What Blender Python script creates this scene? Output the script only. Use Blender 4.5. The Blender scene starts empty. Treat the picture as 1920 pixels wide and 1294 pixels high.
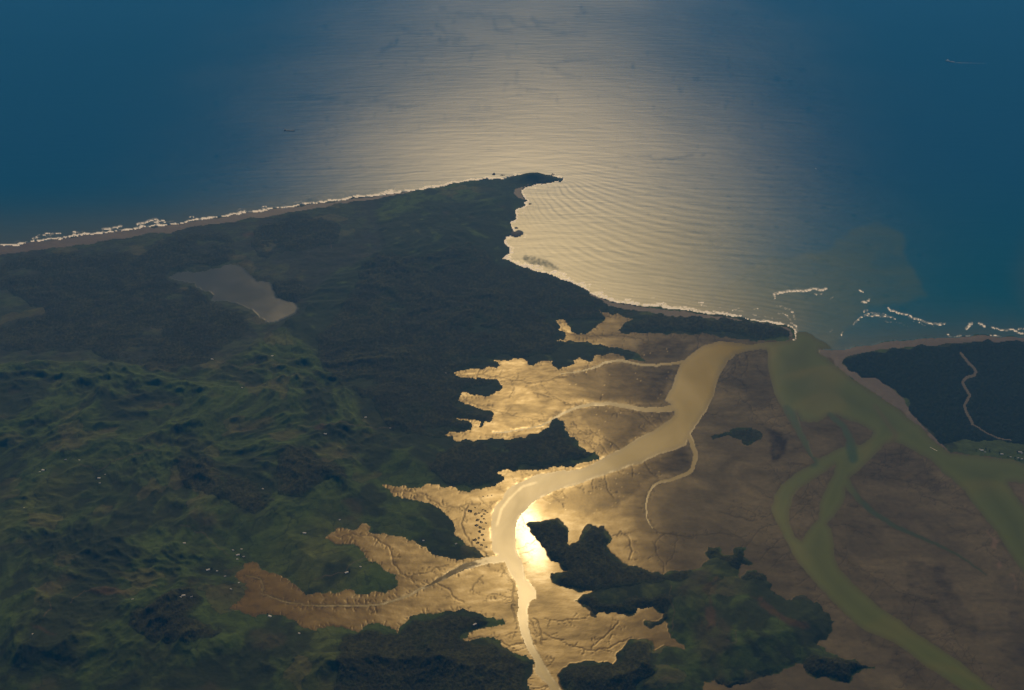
import bpy, bmesh, math, random
import numpy as np
R = math.radians
sc = bpy.context.scene
col = sc.collection

# ------------------------------------------------------------------ camera, sky, sun, exposure
ALT, PITCH, F = 6000.0, R(29.0), 2059.0          # metres, down tilt, focal length in photo pixels (1920 wide)
cd = bpy.data.cameras.new('camera'); cam = bpy.data.objects.new('camera', cd); col.objects.link(cam)
cam.location = (0, 0, ALT); cam.rotation_euler = (R(90) - PITCH, 0, 0)
cd.sensor_fit = 'HORIZONTAL'; cd.angle = 2 * math.atan(960 / F)
cd.clip_start = 10; cd.clip_end = 300000
sc.camera = cam
SUN_EL, SUN_AZ = R(38.2), R(0.9)
w = bpy.data.worlds.new('World'); sc.world = w; w.use_nodes = True
nt = w.node_tree; bg = nt.nodes['Background']
sky = nt.nodes.new('ShaderNodeTexSky'); sky.sky_type = 'NISHITA'; sky.sun_disc = False
sky.sun_elevation = SUN_EL; sky.sun_rotation = SUN_AZ; sky.altitude = 1000; sky.dust_density = 0.0; sky.ozone_density = 4.0; sky.air_density = 1.0
nt.links.new(sky.outputs[0], bg.inputs[0]); bg.inputs[1].default_value = 0.05
sd = bpy.data.lights.new('sun', 'SUN'); sun = bpy.data.objects.new('sun', sd); col.objects.link(sun)
sd.energy = 4.8; sd.angle = R(0.5); sd.color = (1.0, 0.70, 0.32)
sun.rotation_euler = (SUN_EL - R(90), 0, -SUN_AZ)
sun.location = (0, 0, 9000)
sc.view_settings.view_transform = 'Standard'; sc.view_settings.look = 'None'
sc.view_settings.exposure = 0.0; sc.view_settings.gamma = 1.0; sc.view_settings.use_curve_mapping = False
sc.cycles.max_bounces = 4; sc.cycles.volume_bounces = 0
HAZE_DENSITY = 1.6e-5
HAZE_COLOR = (0.05, 0.32, 1.0)

# ------------------------------------------------------------------ ground geometry helpers
rng = np.random.default_rng(7); random.seed(7)
CP, SP = math.cos(PITCH), math.sin(PITCH)
def ground(u, v, h=0.0):
    """photo pixel of a map feature -> point on the ground plane"""
    u = np.asarray(u, float); v = np.asarray(v, float)
    a = (u - 960) / F; b = (647 - v) / F
    dy = CP + b * SP; dz = -SP + b * CP
    t = (h - ALT) / dz
    return a * t, dy * t
def ext_axis(parts):
    out = []
    for a, b, s in parts:
        n = max(1, int(round((b - a) / s))); out.append(np.linspace(a, b, n, endpoint=False))
    return np.concatenate(out + [np.array([parts[-1][1]])])
UA = ext_axis([(-420, -20, 30), (-20, 1940, 1.62), (1940, 2340, 30)])
VA = ext_axis([(-330, -200, 14), (-200, -10, 9), (-10, 280, 3.6), (280, 1306, 1.62), (1306, 1480, 20)])
NU, NV = len(UA), len(VA)
UU, VV = np.meshgrid(UA, VA)
XX, YY = ground(UU, VV)

def hsh(ix, iy, s):
    h = (ix.astype(np.int64) * 374761393 + iy.astype(np.int64) * 668265263 + s * 974634721) & 0xffffffff
    h = ((h ^ (h >> 13)) * 1274126177) & 0xffffffff
    return (h ^ (h >> 16)) & 0xffff
def perlin(x, y, s=0):
    xi = np.floor(x); yi = np.floor(y); xf = x - xi; yf = y - yi
    tx = xf * xf * xf * (xf * (xf * 6 - 15) + 10); ty = yf * yf * yf * (yf * (yf * 6 - 15) + 10)
    def g(ox, oy):
        a = hsh(xi + ox, yi + oy, s) * (2 * math.pi / 65536)
        return np.cos(a) * (xf - ox) + np.sin(a) * (yf - oy)
    a = g(0, 0); b = g(1, 0); c = g(0, 1); d = g(1, 1)
    return ((a + tx * (b - a)) + ty * ((c + tx * (d - c)) - (a + tx * (b - a)))) * 1.5
def fbm(x, y, o=4, s=0, gain=.5):
    r = 0; a = 1.0; n = 0
    for k in range(o):
        r = r + a * perlin(x, y, s + k); n += a; a *= gain; x = x * 2.03 + 17.1; y = y * 2.03 - 9.7
    return r / n
def ridged(x, y, o=5, s=0):
    r = 0; a = 1.0; n = 0; wgt = 1.0
    for k in range(o):
        q = 1 - np.abs(perlin(x, y, s + k)) * 1.25; q = np.clip(q, 0, 1) ** 2 * wgt
        r = r + a * q; n += a; a *= .5; wgt = np.clip(q * 1.6, 0, 1); x = x * 2.07 + 5.3; y = y * 2.07 + 3.1
    return r / n
def sstep(a, b, x):
    t = np.clip((x - a) / (b - a), 0, 1); return t * t * (3 - 2 * t)

def frac(poly, amp=.13, minl=3.0, closed=True, seed=1):
    r = random.Random(seed); pts = list(poly) + ([poly[0]] if closed else [])
    while True:
        out = [pts[0]]; done = True
        for p, q in zip(pts, pts[1:]):
            dx, dy = q[0] - p[0], q[1] - p[1]; L = math.hypot(dx, dy)
            if L > minl and L < 300:
                o = r.gauss(0, amp) * min(L, 22)
                out.append(((p[0] + q[0]) / 2 - dy / L * o, (p[1] + q[1]) / 2 + dx / L * o * .6)); done = False
            out.append(q)
        pts = out
        if done: break
    return pts[:-1] if closed else pts
def fill(poly):
    """even-odd fill of a polygon at the grid's map coordinates -> bool mask"""
    P = np.array(poly, float); Q = np.roll(P, -1, 0); m = np.zeros((NV, NU), bool)
    for j in range(NV):
        v = VA[j] + 1e-4
        s = (P[:, 1] <= v) != (Q[:, 1] <= v)
        if not s.any(): continue
        xs = P[s, 0] + (v - P[s, 1]) / (Q[s, 1] - P[s, 1]) * (Q[s, 0] - P[s, 0]); xs.sort()
        m[j] = (np.searchsorted(xs, UA) % 2) == 1
    return m
def line_dist(pts, maxd=8.0, field=None, widths=None):
    """min over segments of (distance / width) in photo pixels, windowed"""
    if field is None: field = np.full((NV, NU), 99.0)
    for k, (p, q) in enumerate(zip(pts, pts[1:])):
        wd = 1.0 if widths is None else .5 * (widths[k] + widths[k + 1])
        md = maxd * wd
        i0, i1 = np.searchsorted(UA, [min(p[0], q[0]) - md, max(p[0], q[0]) + md])
        j0, j1 = np.searchsorted(VA, [min(p[1], q[1]) - md, max(p[1], q[1]) + md])
        if i1 <= i0 or j1 <= j0: continue
        uu = UU[j0:j1, i0:i1]; vv = VV[j0:j1, i0:i1]
        dx, dy = q[0] - p[0], q[1] - p[1]; L2 = dx * dx + dy * dy + 1e-9
        t = np.clip(((uu - p[0]) * dx + (vv - p[1]) * dy) / L2, 0, 1)
        if widths is None: ww = 1.0
        else: ww = widths[k] + t * (widths[k + 1] - widths[k])
        d = np.hypot(uu - p[0] - t * dx, vv - p[1] - t * dy) / ww
        field[j0:j1, i0:i1] = np.minimum(field[j0:j1, i0:i1], d)
    return field
def wide(pts3, amp=.1, seed=3):
    """polyline of (u, v, width) -> normalised distance field (<.5 inside)"""
    return line_dist([(p[0], p[1]) for p in pts3], 1.6, None, [p[2] for p in pts3])
def dist_in(mask, n):
    """chamfer distance in grid cells to the outside of the mask, capped at n"""
    d = np.where(mask, float(n), 0.0)
    for _ in range(n):
        e = d.copy()
        for ax in (0, 1):
            for sft in (1, -1):
                e = np.minimum(e, np.roll(d, sft, ax) + 1)
        for sx in (1, -1):
            for sy in (1, -1):
                e = np.minimum(e, np.roll(np.roll(d, sx, 0), sy, 1) + 1.414)
        d = e
    return d
def blur(a, n):
    for _ in range(n):
        a = (a + np.roll(a, 1, 0) + np.roll(a, -1, 0)) / 3; a = (a + np.roll(a, 1, 1) + np.roll(a, -1, 1)) / 3
    return a

# ------------------------------------------------------------------ map outlines (photo pixels lying on the ground plane)
WEST = [(-450,508),(-200,481),(0,459),(50,454),(100,448),(150,441),(200,436),(250,429),(300,423),(350,416),(400,408),(438,401),(480,397),(542,388),(605,380),
 (640,375),(707,367),(773,357),(827,349),(840,345),(857,343),(868,340),(883,337),(903,336),(913,333),(918,336),(935,335),(946,335),(955,332),(963,330),(975,331),(987,330),(1000,331),(1015,331),(1028,331),(1037,328),(1035,332),(1043,333),(1052,334),(1056,336),
 (1051,340),(1035,341),(1015,345),(999,347),(983,351),(976,357),(979,365),(984,374),(989,376),(981,379),(986,384),(970,390),(965,396),(967,403),(967,410),(956,415),(957,423),(962,433),
 (956,441),(945,450),(954,463),(955,473),(941,485),(963,493),(988,500),(1008,509),(1035,515),(1050,523),(1070,528),(1085,536),(1100,543),(1105,550),(1125,558),(1150,565),(1175,569),(1200,573),(1225,574),(1250,578),(1276,580),(1300,584),(1326,588),(1351,589),(1380,594),
 (1398,597),(1436,603),(1466,608),(1486,615),(1491,622),(1490,632)]
RSHORE_N = [(1536,655),(1565,656),(1607,649),(1645,644),(1680,638),(1712,637),(1742,633),(1780,633),(1815,631),(1836,627),(1859,630),(1920,633),(2400,640)]
LANDMASS = WEST + RSHORE_N + [(2400,1560),(-450,1560)]
RSHORE_S = [(1920,869),(1895,860),(1866,857),(1837,854),(1809,852),(1780,849),(1760,834),(1740,817),(1723,797),(1700,782),(1683,766),(1660,751),(1642,738),(1615,721),(1589,703),(1566,685),(1548,669),(1536,662)]
EST = [(1490,632),(1477,638),(1448,637),(1419,640),(1398,636),(1360,630),(1324,625),(1280,626),(1234,624),(1199,624),(1177,626),(1164,625),(1158,618),(1169,606),(1186,598),(1163,590),(1138,586),(1122,580),(1134,594),(1133,601),(1118,611),(1107,620),(1087,625),(1071,622),(1069,614),(1050,598),(1042,601),(1050,611),(1047,618),(1061,628),(1058,633),(1042,639),(1077,641),(1123,644),(1145,651),(1169,655),(1191,660),(1202,670),(1211,679),
 (1195,675),(1172,674),(1169,668),(1156,663),(1142,662),(1131,666),(1114,667),(1111,676),(1099,676),(1087,670),(1075,674),(1077,680),(1064,686),(1048,692),(1038,687),(1035,676),(1020,676),(1007,679),(1000,686),(988,679),(980,671),(961,672),(942,674),(928,674),(924,675),(936,685),(932,691),(901,693),(874,693),(850,699),(861,706),(878,708),(892,710),(901,708),(923,710),(936,717),(932,733),(909,744),(893,740),(874,735),(865,735),(859,750),(880,758),(901,766),(926,774),(920,790),(901,801),
 (897,801),(902,792),(888,786),(874,785),(852,785),(861,787),(881,791),(885,798),(884,805),(869,809),(842,809),(834,815),(847,816),(854,827),(888,827),(928,823),(955,824),(982,820),(1007,812),(1028,801),(1034,787),(1045,783),(1056,790),(1057,804),(1066,817),(1083,834),(1099,846),(1115,847),(1123,855),(1122,862),(1102,866),(1080,870),(1075,876),(1058,875),(1028,876),(1010,881),(993,880),(955,881),(931,885),(945,897),
 (928,912),(893,915),(875,922),(854,914),(833,914),(809,908),(788,914),(767,915),(739,912),(717,908),(731,919),(739,931),(770,936),(795,942),(816,949),(837,966),(851,987),(851,1001),(868,1015),(900,1036),(917,1041),(908,1045),
 (898,1046),(870,1048),(848,1048),(821,1041),(799,1027),(775,1014),(753,1006),(734,1004),(709,1001),(690,996),(686,981),(679,981),(671,991),(652,992),(632,989),(621,997),(609,1008),(624,1017),(643,1019),(660,1019),(675,1027),(684,1044),(704,1052),(717,1066),(732,1075),(742,1078),(745,1096),(734,1105),(717,1111),(704,1108),(682,1114),(668,1115),(663,1107),(646,1106),(630,1112),(605,1112),(572,1115),(559,1101),(545,1093),(529,1082),(520,1077),(504,1074),(492,1069),(485,1058),(474,1053),(457,1056),(455,1066),(440,1082),(449,1089),(463,1093),(464,1104),(456,1118),(444,1131),(430,1141),(449,1144),(466,1152),(479,1157),(496,1151),(515,1152),(537,1159),(556,1167),(570,1178),(586,1181),(608,1177),(624,1172),(646,1177),(671,1185),(682,1175),(695,1168),(714,1170),(731,1175),(745,1187),(753,1172),(767,1156),(783,1152),(807,1150),(832,1146),(854,1145),(879,1146),(900,1150),(924,1156),(942,1159),(946,1170),(925,1175),(896,1179),(879,1186),(865,1198),(875,1201),(903,1194),(925,1194),(942,1212),(960,1222),(977,1229),(998,1235),(1002,1243),(991,1271),(993,1294),(985,1560),(2400,1560),(2400,905)] + RSHORE_S
RIVER1 = [(1440,640),(1420,643),(1398,645),(1360,640),(1335,643),(1318,647),(1280,676),(1267,701),(1261,720),(1246,750),(1264,760),(1264,777),(1237,798),(1207,815),(1172,836),(1131,858),(1107,871),(1075,881),(1050,882),(1030,885),(1005,889),(974,904),(949,919),(942,935),(926,952),(921,970),(919,994),(921,1019),(925,1036),(939,1044),(946,1054),(960,1079),(970,1100),(971,1142),(972,1166),(977,1191),(991,1222),(1002,1240),(1002,1254),(1016,1275),(1030,1289),(1060,1330),(1120,1400),(1180,1400),(1080,1322),
 (1051,1294),(1037,1272),(1019,1243),(1005,1219),(995,1191),(990,1173),(988,1145),(993,1128),(1005,1121),(1004,1107),(995,1093),(984,1086),(982,1065),(974,1047),(965,1026),(965,1001),(968,980),(977,963),(998,942),(1023,928),(1051,915),(1085,907),(1103,900),(1145,886),(1199,869),(1237,850),(1267,842),(1286,834),(1291,817),(1308,793),(1326,766),(1340,733),(1350,700),(1364,676),(1378,664),(1398,658),(1419,655),(1445,657)]
RIVER2 = [(1438,641),(1477,639),(1490,632),(1488,620),(1512,622),(1545,640),(1560,654),(1536,655)] + RSHORE_S[::-1] + [(2400,905),(2400,1560),(2180,1560),(2040,1270),(1920,1074),(1900,1049),(1883,1023),(1866,994),(1846,972),(1826,946),(1809,920),(1789,903),(1766,886),(1746,863),(1720,849),(1694,834),(1677,829),(1660,831),(1643,849),(1623,869),(1600,889),(1584,906),(1584,934),(1577,949),(1563,969),(1549,983),(1557,989),(1561,1005),(1563,1037),(1574,1067),(1597,1092),(1623,1115),(1649,1138),(1678,1157),(1713,1183),(1752,1209),(1797,1238),(1833,1267),(1868,1294),(1960,1370),(2060,1480),(1960,1480),
 (1804,1294),(1768,1270),(1736,1250),(1710,1228),(1671,1202),(1623,1183),(1597,1163),(1568,1134),(1539,1105),(1510,1073),(1487,1041),(1474,1015),(1461,989),(1449,966),(1445,949),(1450,929),(1463,909),(1486,891),(1508,877),(1527,866),(1520,857),(1503,831),(1486,800),(1469,772),(1463,759),(1451,738),(1445,712),(1439,688),(1439,668)]
SHOAL_A = [(1494,772),(1500,789),(1515,791),(1531,791),(1551,778),(1557,786),(1577,803),(1586,826),(1583,836),(1560,846),(1535,859),(1524,856),(1517,828),(1503,806)]
SHOAL_B = [(1566,777),(1580,784),(1617,797),(1637,808),(1632,820),(1611,834),(1604,830),(1597,814),(1584,793)]
SHOAL_C = [(1566,871),(1520,901),(1500,914),(1486,931),(1479,957),(1480,983),(1489,1006),(1503,1014),(1514,994),(1534,972),(1537,940),(1549,914),(1563,886)]
SHOAL_D = [(1889,903),(1920,906),(2400,930),(2400,1300),(2100,1090),(1920,951),(1897,917)]
PENIN = [(986,983),(992,979),(1014,980),(1028,976),(1044,972),(1055,980),(1065,992),(1064,1011),(1067,1024),(1071,1018),(1086,1014),(1093,995),(1101,983),(1114,986),(1122,990),(1133,987),(1136,995),(1147,1010),(1144,1017),(1137,1025),(1147,1038),(1160,1049),(1177,1060),(1204,1067),(1231,1071),(1244,1078),(1250,1072),(1280,1070),(1304,1067),(1320,1055),(1331,1049),(1323,1041),(1327,1025),(1347,1025),(1351,1037),(1361,1041),(1372,1041),(1374,1030),(1396,1025),(1400,1030),(1393,1044),(1411,1057),(1404,1060),(1388,1056),(1385,1068),(1387,1085),(1399,1071),(1418,1070),(1431,1076),(1437,1090),(1447,1099),(1453,1112),(1474,1126),(1490,1118),(1503,1115),(1523,1129),(1532,1129),(1544,1147),(1563,1165),(1558,1171),(1560,1181),(1549,1199),(1531,1209),(1558,1225),(1578,1234),(1603,1236),(1620,1247),(1639,1249),(1639,1254),(1616,1255),(1597,1267),(1592,1281),(1574,1278),(1549,1268),(1529,1273),(1510,1260),(1505,1246),(1481,1250),(1461,1263),(1436,1267),(1410,1275),(1387,1284),(1365,1289),(1348,1283),(1339,1275),(1319,1278),(1316,1294),(1290,1560),(1085,1560),
 (1057,1294),(1052,1285),(1044,1266),(1055,1255),(1068,1243),(1095,1239),(1122,1243),(1147,1247),(1154,1242),(1160,1220),(1174,1206),(1193,1200),(1212,1198),(1224,1206),(1225,1221),(1244,1210),(1266,1213),(1285,1217),(1271,1204),(1258,1196),(1252,1185),(1247,1164),(1236,1171),(1220,1179),(1209,1173),(1209,1163),(1228,1166),(1242,1160),(1244,1150),(1231,1147),(1223,1137),(1209,1140),(1196,1139),(1190,1150),(1177,1156),(1166,1151),(1147,1147),(1136,1152),(1120,1147),(1118,1158),(1110,1156),(1108,1147),(1098,1139),(1085,1131),(1076,1125),(1087,1122),(1093,1114),(1106,1113),(1112,1108),(1095,1109),(1082,1110),(1060,1102),(1041,1095),(1033,1085),(1033,1074),(1047,1074),(1063,1071),(1049,1060),(1033,1052),(1025,1038),(1020,1028),(1009,1014),(995,998)]
LAKE = [(315,519),(335,510),(376,509),(411,503),(431,495),(447,497),(463,510),(480,527),(507,530),(510,543),(519,559),(538,565),(553,569),(561,578),(555,588),(530,599),(505,606),(495,605),(480,588),(471,580),(441,568),(413,565),(396,565),(401,553),(381,545),(366,538),(365,530),(326,525)]
MANG = [(1331,818),(1347,814),(1370,805),(1388,801),(1409,802),(1424,807),(1430,816),(1422,824),(1409,831),(1394,834),(1390,824),(1375,820),(1362,816),(1347,820),(1336,824)]
DPOOL = [(1424,794),(1437,801),(1446,807),(1461,811),(1466,811),(1474,831),(1472,844),(1463,855),(1459,868),(1444,863),(1442,848),(1447,833),(1446,820),(1437,809)]
ISLET = [(957,438),(964,434),(973,433),(980,436),(980,440),(972,443),(964,444),(958,442)]
PINE = [(1577,681),(1583,671),(1610,663),(1642,657),(1683,653),(1742,649),(1786,644),(1830,641),(1920,641),(2400,650),(2400,850),(1920,834),(1866,826),(1809,823),(1786,829),(1766,833),(1752,820),(1723,791),(1706,774),(1692,746),(1672,729),(1657,721),(1639,706),(1624,709),(1595,697)]
SPITWOOD = [(1192,602),(1230,588),(1290,594),(1345,600),(1390,601),(1430,606),(1462,612),(1480,620),(1480,632),(1455,634),(1420,637),(1398,632),(1340,622),(1280,622),(1200,622),(1165,620),(1170,608)]
DUNEWOOD = [(-420,510),(0,500),(60,480),(150,475),(260,480),(300,450),(330,440),(380,436),(420,440),(440,455),(438,482),(405,500),(330,508),(308,525),(360,540),(392,567),(450,590),(470,620),(420,650),(392,680),(320,705),(250,690),(170,660),(60,665),(0,655),(-420,680),(-420,630),(0,610),(60,595),(85,590),(40,562),(0,545),(-420,540)]
DUNEWOOD_B = [(490,418),(540,402),(605,405),(636,430),(630,458),(585,468),(530,480),(480,482),(470,455)]
DUNEWOOD_C = [(490,535),(520,528),(560,522),(588,545),(580,560),(556,566),(538,563),(520,556),(512,541)]
BIGWOOD = [(700,482),(800,478),(880,455),(940,500),(985,503),(1040,520),(1090,548),(1140,572),(1150,596),(1120,598),(1060,605),(1030,640),(1060,645),(1030,665),(985,672),(930,668),(900,685),(850,700),(930,712),(900,735),(850,760),(920,780),(880,800),(830,820),(760,815),(720,800),(700,760),(640,735),(600,700),(590,640),(640,585)]
MIDWOOD = [(330,872),(352,868),(400,878),(440,900),(475,912),(520,948),(500,965),(480,975),(420,950),(350,920)]
HILLWOOD = [(520,880),(540,858),(575,848),(600,872),(650,895),(660,915),(610,912),(585,930),(565,955),(540,945),(515,905)]
VALEWOOD = [(330,1122),(360,1110),(390,1122),(372,1150),(352,1175),(420,1185),(405,1207),(340,1220),(280,1212),(238,1188),(262,1160),(300,1140)]
SOUTHWOOD = [(640,1196),(700,1182),(745,1192),(775,1162),(820,1156),(860,1155),(905,1158),(935,1164),(880,1180),(858,1200),(890,1208),(930,1212),(975,1236),(995,1246),(985,1270),(988,1294),(980,1560),(630,1560),(625,1294),(640,1240)]
MIDLANDWOOD = [(930,888),(945,878),(1000,874),(1060,868),(1100,860),(1118,850),(1085,842),(1060,820),(1052,795),(1035,795),(1010,818),(955,828),(890,830),(850,832),(820,850),(800,880),(830,905),(880,915),(925,905)]
POINTWOOD = [(988,985),(1015,982),(1045,976),(1062,995),(1062,1020),(1088,1018),(1104,988),(1132,992),(1142,1012),(1135,1030),(1170,1060),(1230,1076),(1300,1072),(1290,1090),(1200,1100),(1100,1108),(1045,1094),(1060,1073),(1030,1045),(1000,1005)]
COVEWOOD = [(1062,1250),(1120,1248),(1156,1248),(1165,1222),(1195,1203),(1218,1208),(1222,1240),(1224,1280),(1190,1294),(1180,1560),(1090,1560),(1062,1294),(1052,1268)]
CREEKWOOD = [(1080,1128),(1108,1146),(1115,1154),(1180,1152),(1200,1138),(1240,1146),(1225,1170),(1252,1160),(1262,1130),(1250,1118),(1200,1124),(1140,1136),(1110,1118)]
POINTNOSE = [(1328,1028),(1346,1028),(1350,1040),(1370,1045),(1376,1034),(1397,1030),(1392,1048),(1385,1070),(1376,1068),(1345,1048),(1330,1050)]
KNOLLWOOD = [(1388,1086),(1399,1074),(1418,1072),(1430,1078),(1436,1091),(1420,1094),(1400,1092)]
SOUTHPOINT = [(1319,1279),(1340,1272),(1366,1284),(1410,1271),(1461,1260),(1484,1246),(1507,1240),(1540,1238),(1590,1240),(1636,1250),(1615,1254),(1596,1266),(1591,1280),(1574,1277),(1549,1267),(1529,1272),(1510,1261),(1505,1250),(1481,1253),(1461,1265),(1436,1269),(1410,1277),(1387,1286),(1365,1290),(1348,1286)]
PLUME = [(1340,560),(1390,512),(1440,482),(1500,478),(1550,470),(1600,430),(1650,416),(1695,440),(1702,490),(1738,556),(1700,568),(1640,575),(1600,610),(1560,650),(1500,640),(1440,600)]
S = 21
def ff(p, a=.13, s=0): return fill(frac(p, a, 3.0, True, S + s))
land = ff(LANDMASS, .09, 1)
est = ff(EST, .17, 2)
r1 = ff(RIVER1, .05, 3); r2 = ff(RIVER2, .045, 4)
CH5 = [(1287,812,9),(1298,835,9),(1303,858,9),(1299,876,8),(1285,889,7),(1262,897,6),(1240,902,5),(1224,910,4.5),(1215,927,4),(1211,950,3),(1212,972,2.4),(1222,990,2)]
CH6 = [(1290,678,6),(1250,682,5),(1215,684,5),(1195,682,4),(1172,677,4),(1150,676,4),(1130,680,4),(1112,689,4),(1092,695,2.5),(1050,700,1.6)]
CH7 = [(1268,763,13),(1235,768,10),(1205,767,8.5),(1175,761,7.5),(1140,756,6.5),(1110,757,6),(1085,762,5),(1065,770,4.5),(1045,780,4.5),(1032,788,3.6),(1015,797,3),(990,803,2.4),(960,807,2.2),(925,810,2)]
CH8 = [(945,1046,13),(925,1050,13),(905,1053,12),(880,1060,12),(850,1072,10),(830,1083,8),(800,1099,4.5),(760,1118,4),(720,1131,3.4),(680,1135,3.2),(620,1135,2.6),(570,1134,2.4),(530,1127,2.2),(510,1120,2),(490,1113,1.8),(493,1098,1.8),(488,1085,1.8),(460,1078,1.6)]
CH9 = [(1584,898,16),(1590,910,14),(1603,926,12),(1622,947,11),(1652,970,10),(1684,990,9),(1718,1004,7),(1752,1018,6),(1784,1034,5),(1826,1062,3.5),(1850,1078,2)]
def chan(c, s):
    pts = frac([(p[0], p[1]) for p in c], .06, 4, False, s); n = len(c)
    cu = np.array([p[0] for p in c]); cv = np.array([p[1] for p in c]); cw = np.array([p[2] for p in c])
    ws = [cw[np.argmin((cu - p[0]) ** 2 + (cv - p[1]) ** 2)] for p in pts]
    ws = list(np.convolve(np.pad(ws, 3, 'edge'), np.ones(7) / 7, 'valid'))
    return line_dist(pts, 1.4, None, ws) < .5
small = chan(CH5, 5) | chan(CH6, 6) | chan(CH7, 7) | chan(CH8, 8) | chan(CH9, 9)
pen = ff(PENIN, .15, 10)
mud = est & ~pen
river = (r1 | r2 | (small & est)) & ~pen
shoal = ff(SHOAL_A, .06, 11) | ff(SHOAL_B, .06, 12) | ff(SHOAL_C, .05, 13) | ff(SHOAL_D, .05, 14)
river &= ~shoal
mud = (mud | shoal) & ~river
lnd = land & ~mud & ~river & ~shoal | pen
islet = ff(ISLET, .08, 15)
lnd |= islet
lake = ff(LAKE, .12, 16) & lnd
lnd &= ~lake
sea = ~(land | river | mud | lnd | lake)
WOODS = [('pine_plantation', PINE), ('spit_scrub', SPITWOOD), ('dune_forest', DUNEWOOD), ('dune_forest', DUNEWOOD_B), ('dune_forest', DUNEWOOD_C), ('bush', BIGWOOD), ('bush', MIDWOOD), ('bush', HILLWOOD), ('bush', VALEWOOD), ('bush', SOUTHWOOD), ('bush', MIDLANDWOOD), ('bush', POINTWOOD), ('bush', COVEWOOD), ('bush', CREEKWOOD), ('bush', POINTNOSE), ('bush', KNOLLWOOD), ('bush', SOUTHPOINT)]
wood = np.zeros((NV, NU), int)
_x, _y = XX / 1000, YY / 1000
edge_n = fbm(_x * 5, _y * 5, 4, 420, .65); clear_n = fbm(_x * 1.6 + .5 * edge_n, _y * 1.6, 4, 421) > .36
for k, (n, p) in enumerate(WOODS):
    m = (blur(ff(p, .2, 30 + k).astype(float), 4) + edge_n * (.30 if k else .08) > .5) & lnd & ~(clear_n if k in (2, 3, 5, 6, 7, 8, 9, 10, 11) else np.zeros_like(lnd))
    wood[m & (wood == 0)] = k + 1
near_lake = (dist_in(~lake, 8) < 7) & lnd & (blur((wood > 0).astype(float), 10) > .3)
wood[near_lake & (wood == 0)] = 3
mang = ff(MANG, .12, 60) & mud
# forest road through the pines
ROAD = [(1800,662),(1812,678),(1822,688),(1829,698),(1826,704),(1812,708),(1805,714),(1806,724),(1812,734),(1817,744),(1811,753),(1807,764),(1812,776),(1818,786),(1822,796)]
TRACK = [(1822,796),(1835,803),(1850,813),(1870,822),(1895,826)]
rd = line_dist(frac(ROAD, .06, 4, False, 3), 6)
tr = line_dist(frac(TRACK, .06, 4, False, 4), 4)
roadm = ((rd < 2.5) | (tr < 1.1)) & (wood == 1)
beach = np.zeros_like(lnd)
BEACH_R = [(1536,655)] + RSHORE_N[1:] + [(2400,660),(1920,641),(1830,641),(1786,644),(1742,649),(1683,653),(1642,657),(1610,663),(1583,671),(1577,681),(1595,697),(1624,709),(1639,706),(1657,721),(1672,729),(1692,746),(1706,774),(1723,791),(1752,820),(1766,833),(1780,849)] + RSHORE_S[6:]
beach |= ff(BEACH_R, .05, 70) & lnd & (wood == 0)
BEACH_L = [p for p in WEST if p[0] < 800] + [(760,362),(700,374),(605,389),(542,398),(480,409),(400,420),(300,437),(200,451),(100,464),(0,478),(-450,525)]
beach |= ff(BEACH_L, .1, 71) & lnd & (wood == 0)
BEACH_B = [(976,351),(990,346),(979,352),(975,358),(978,366),(982,373),(972,372),(962,362),(965,354)]
beach |= ff(BEACH_B, .1, 72) & lnd
SPITSAND = [(1105,552),(1150,567),(1200,575),(1300,587),(1380,597),(1440,606),(1480,616),(1487,628),(1476,634),(1480,622),(1462,612),(1430,607),(1390,602),(1345,601),(1290,595),(1230,589),(1170,580),(1120,566)]
beach |= ff(SPITSAND, .1, 73) & lnd & (wood == 0)

# ------------------------------------------------------------------ heights
px = np.sqrt(XX * XX + YY * YY + ALT * ALT) / F        # metres per photo pixel, across
dl = dist_in(lnd | lake, 70)
wet = sea | river
hx = XX / 1000; hy = YY / 1000
wx = hx + .25 * perlin(hx * .9, hy * .9, 91); wy = hy + .25 * perlin(hx * .9 + 9, hy * .9, 92)
rid = ridged(wx * .95, wy * .95, 7, 11)
rid2 = ridged(wx * 2.6 + 4, wy * 2.6, 5, 31)
rid3 = ridged(wx * 5.2 + 2, wy * 5.2, 4, 35)
broad = fbm(hx * .28, hy * .28, 3, 41)
inland = sstep(2, 62, dl)
dunes = np.maximum(fill(frac([(-450,400),(700,340),(720,470),(620,520),(520,620),(420,690),(200,690),(-450,690)], .05, 20)), 0).astype(float)
dunes = blur(dunes, 12)
right = sstep(1440, 1560, UU) * sstep(900, 850, VV)
midz = blur(fill(frac([(600,470),(760,400),(960,380),(1000,500),(1200,560),(1215,640),(1060,860),(930,900),(840,910),(790,870),(690,800),(640,720),(560,640),(560,540)], .1, 5)).astype(float), 14)
amp = (105 + 75 * broad) * (1 - .45 * midz) * (1 - .8 * dunes) * (1 - .93 * right)
hgt = inland * (amp * (.12 + .8 * rid + .34 * rid2) + 17 * (1 - .8 * dunes) * (1 - .93 * right) * (1 - .5 * midz) * rid3) + np.clip(dl, 0, 6) * 1.1
hgt += 14 * dunes * inland * fbm(hx * 3, hy * 5, 3, 51)
pk = (blur(dist_in(pen, 34), 2) / 34)
hgt = np.where(pen, np.clip(dl, 0, 5) * 1.6 + 100 * pk * (.35 + .9 * rid), hgt)
hd = np.exp(-((UU - 1000) / 34) ** 2 - ((VV - 336) / 7.0) ** 2)
hgt += np.where(lnd, 105 * hd * (.8 + .35 * fbm(hx * 3, hy * 3, 3, 63)), 0)
hgt = np.where(islet, 26 * np.clip(blur(islet.astype(float), 1) * 1.2 - .2, 0, 1) * (.7 + .6 * np.abs(fbm(hx * 9, hy * 9, 3, 64))), hgt)
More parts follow.
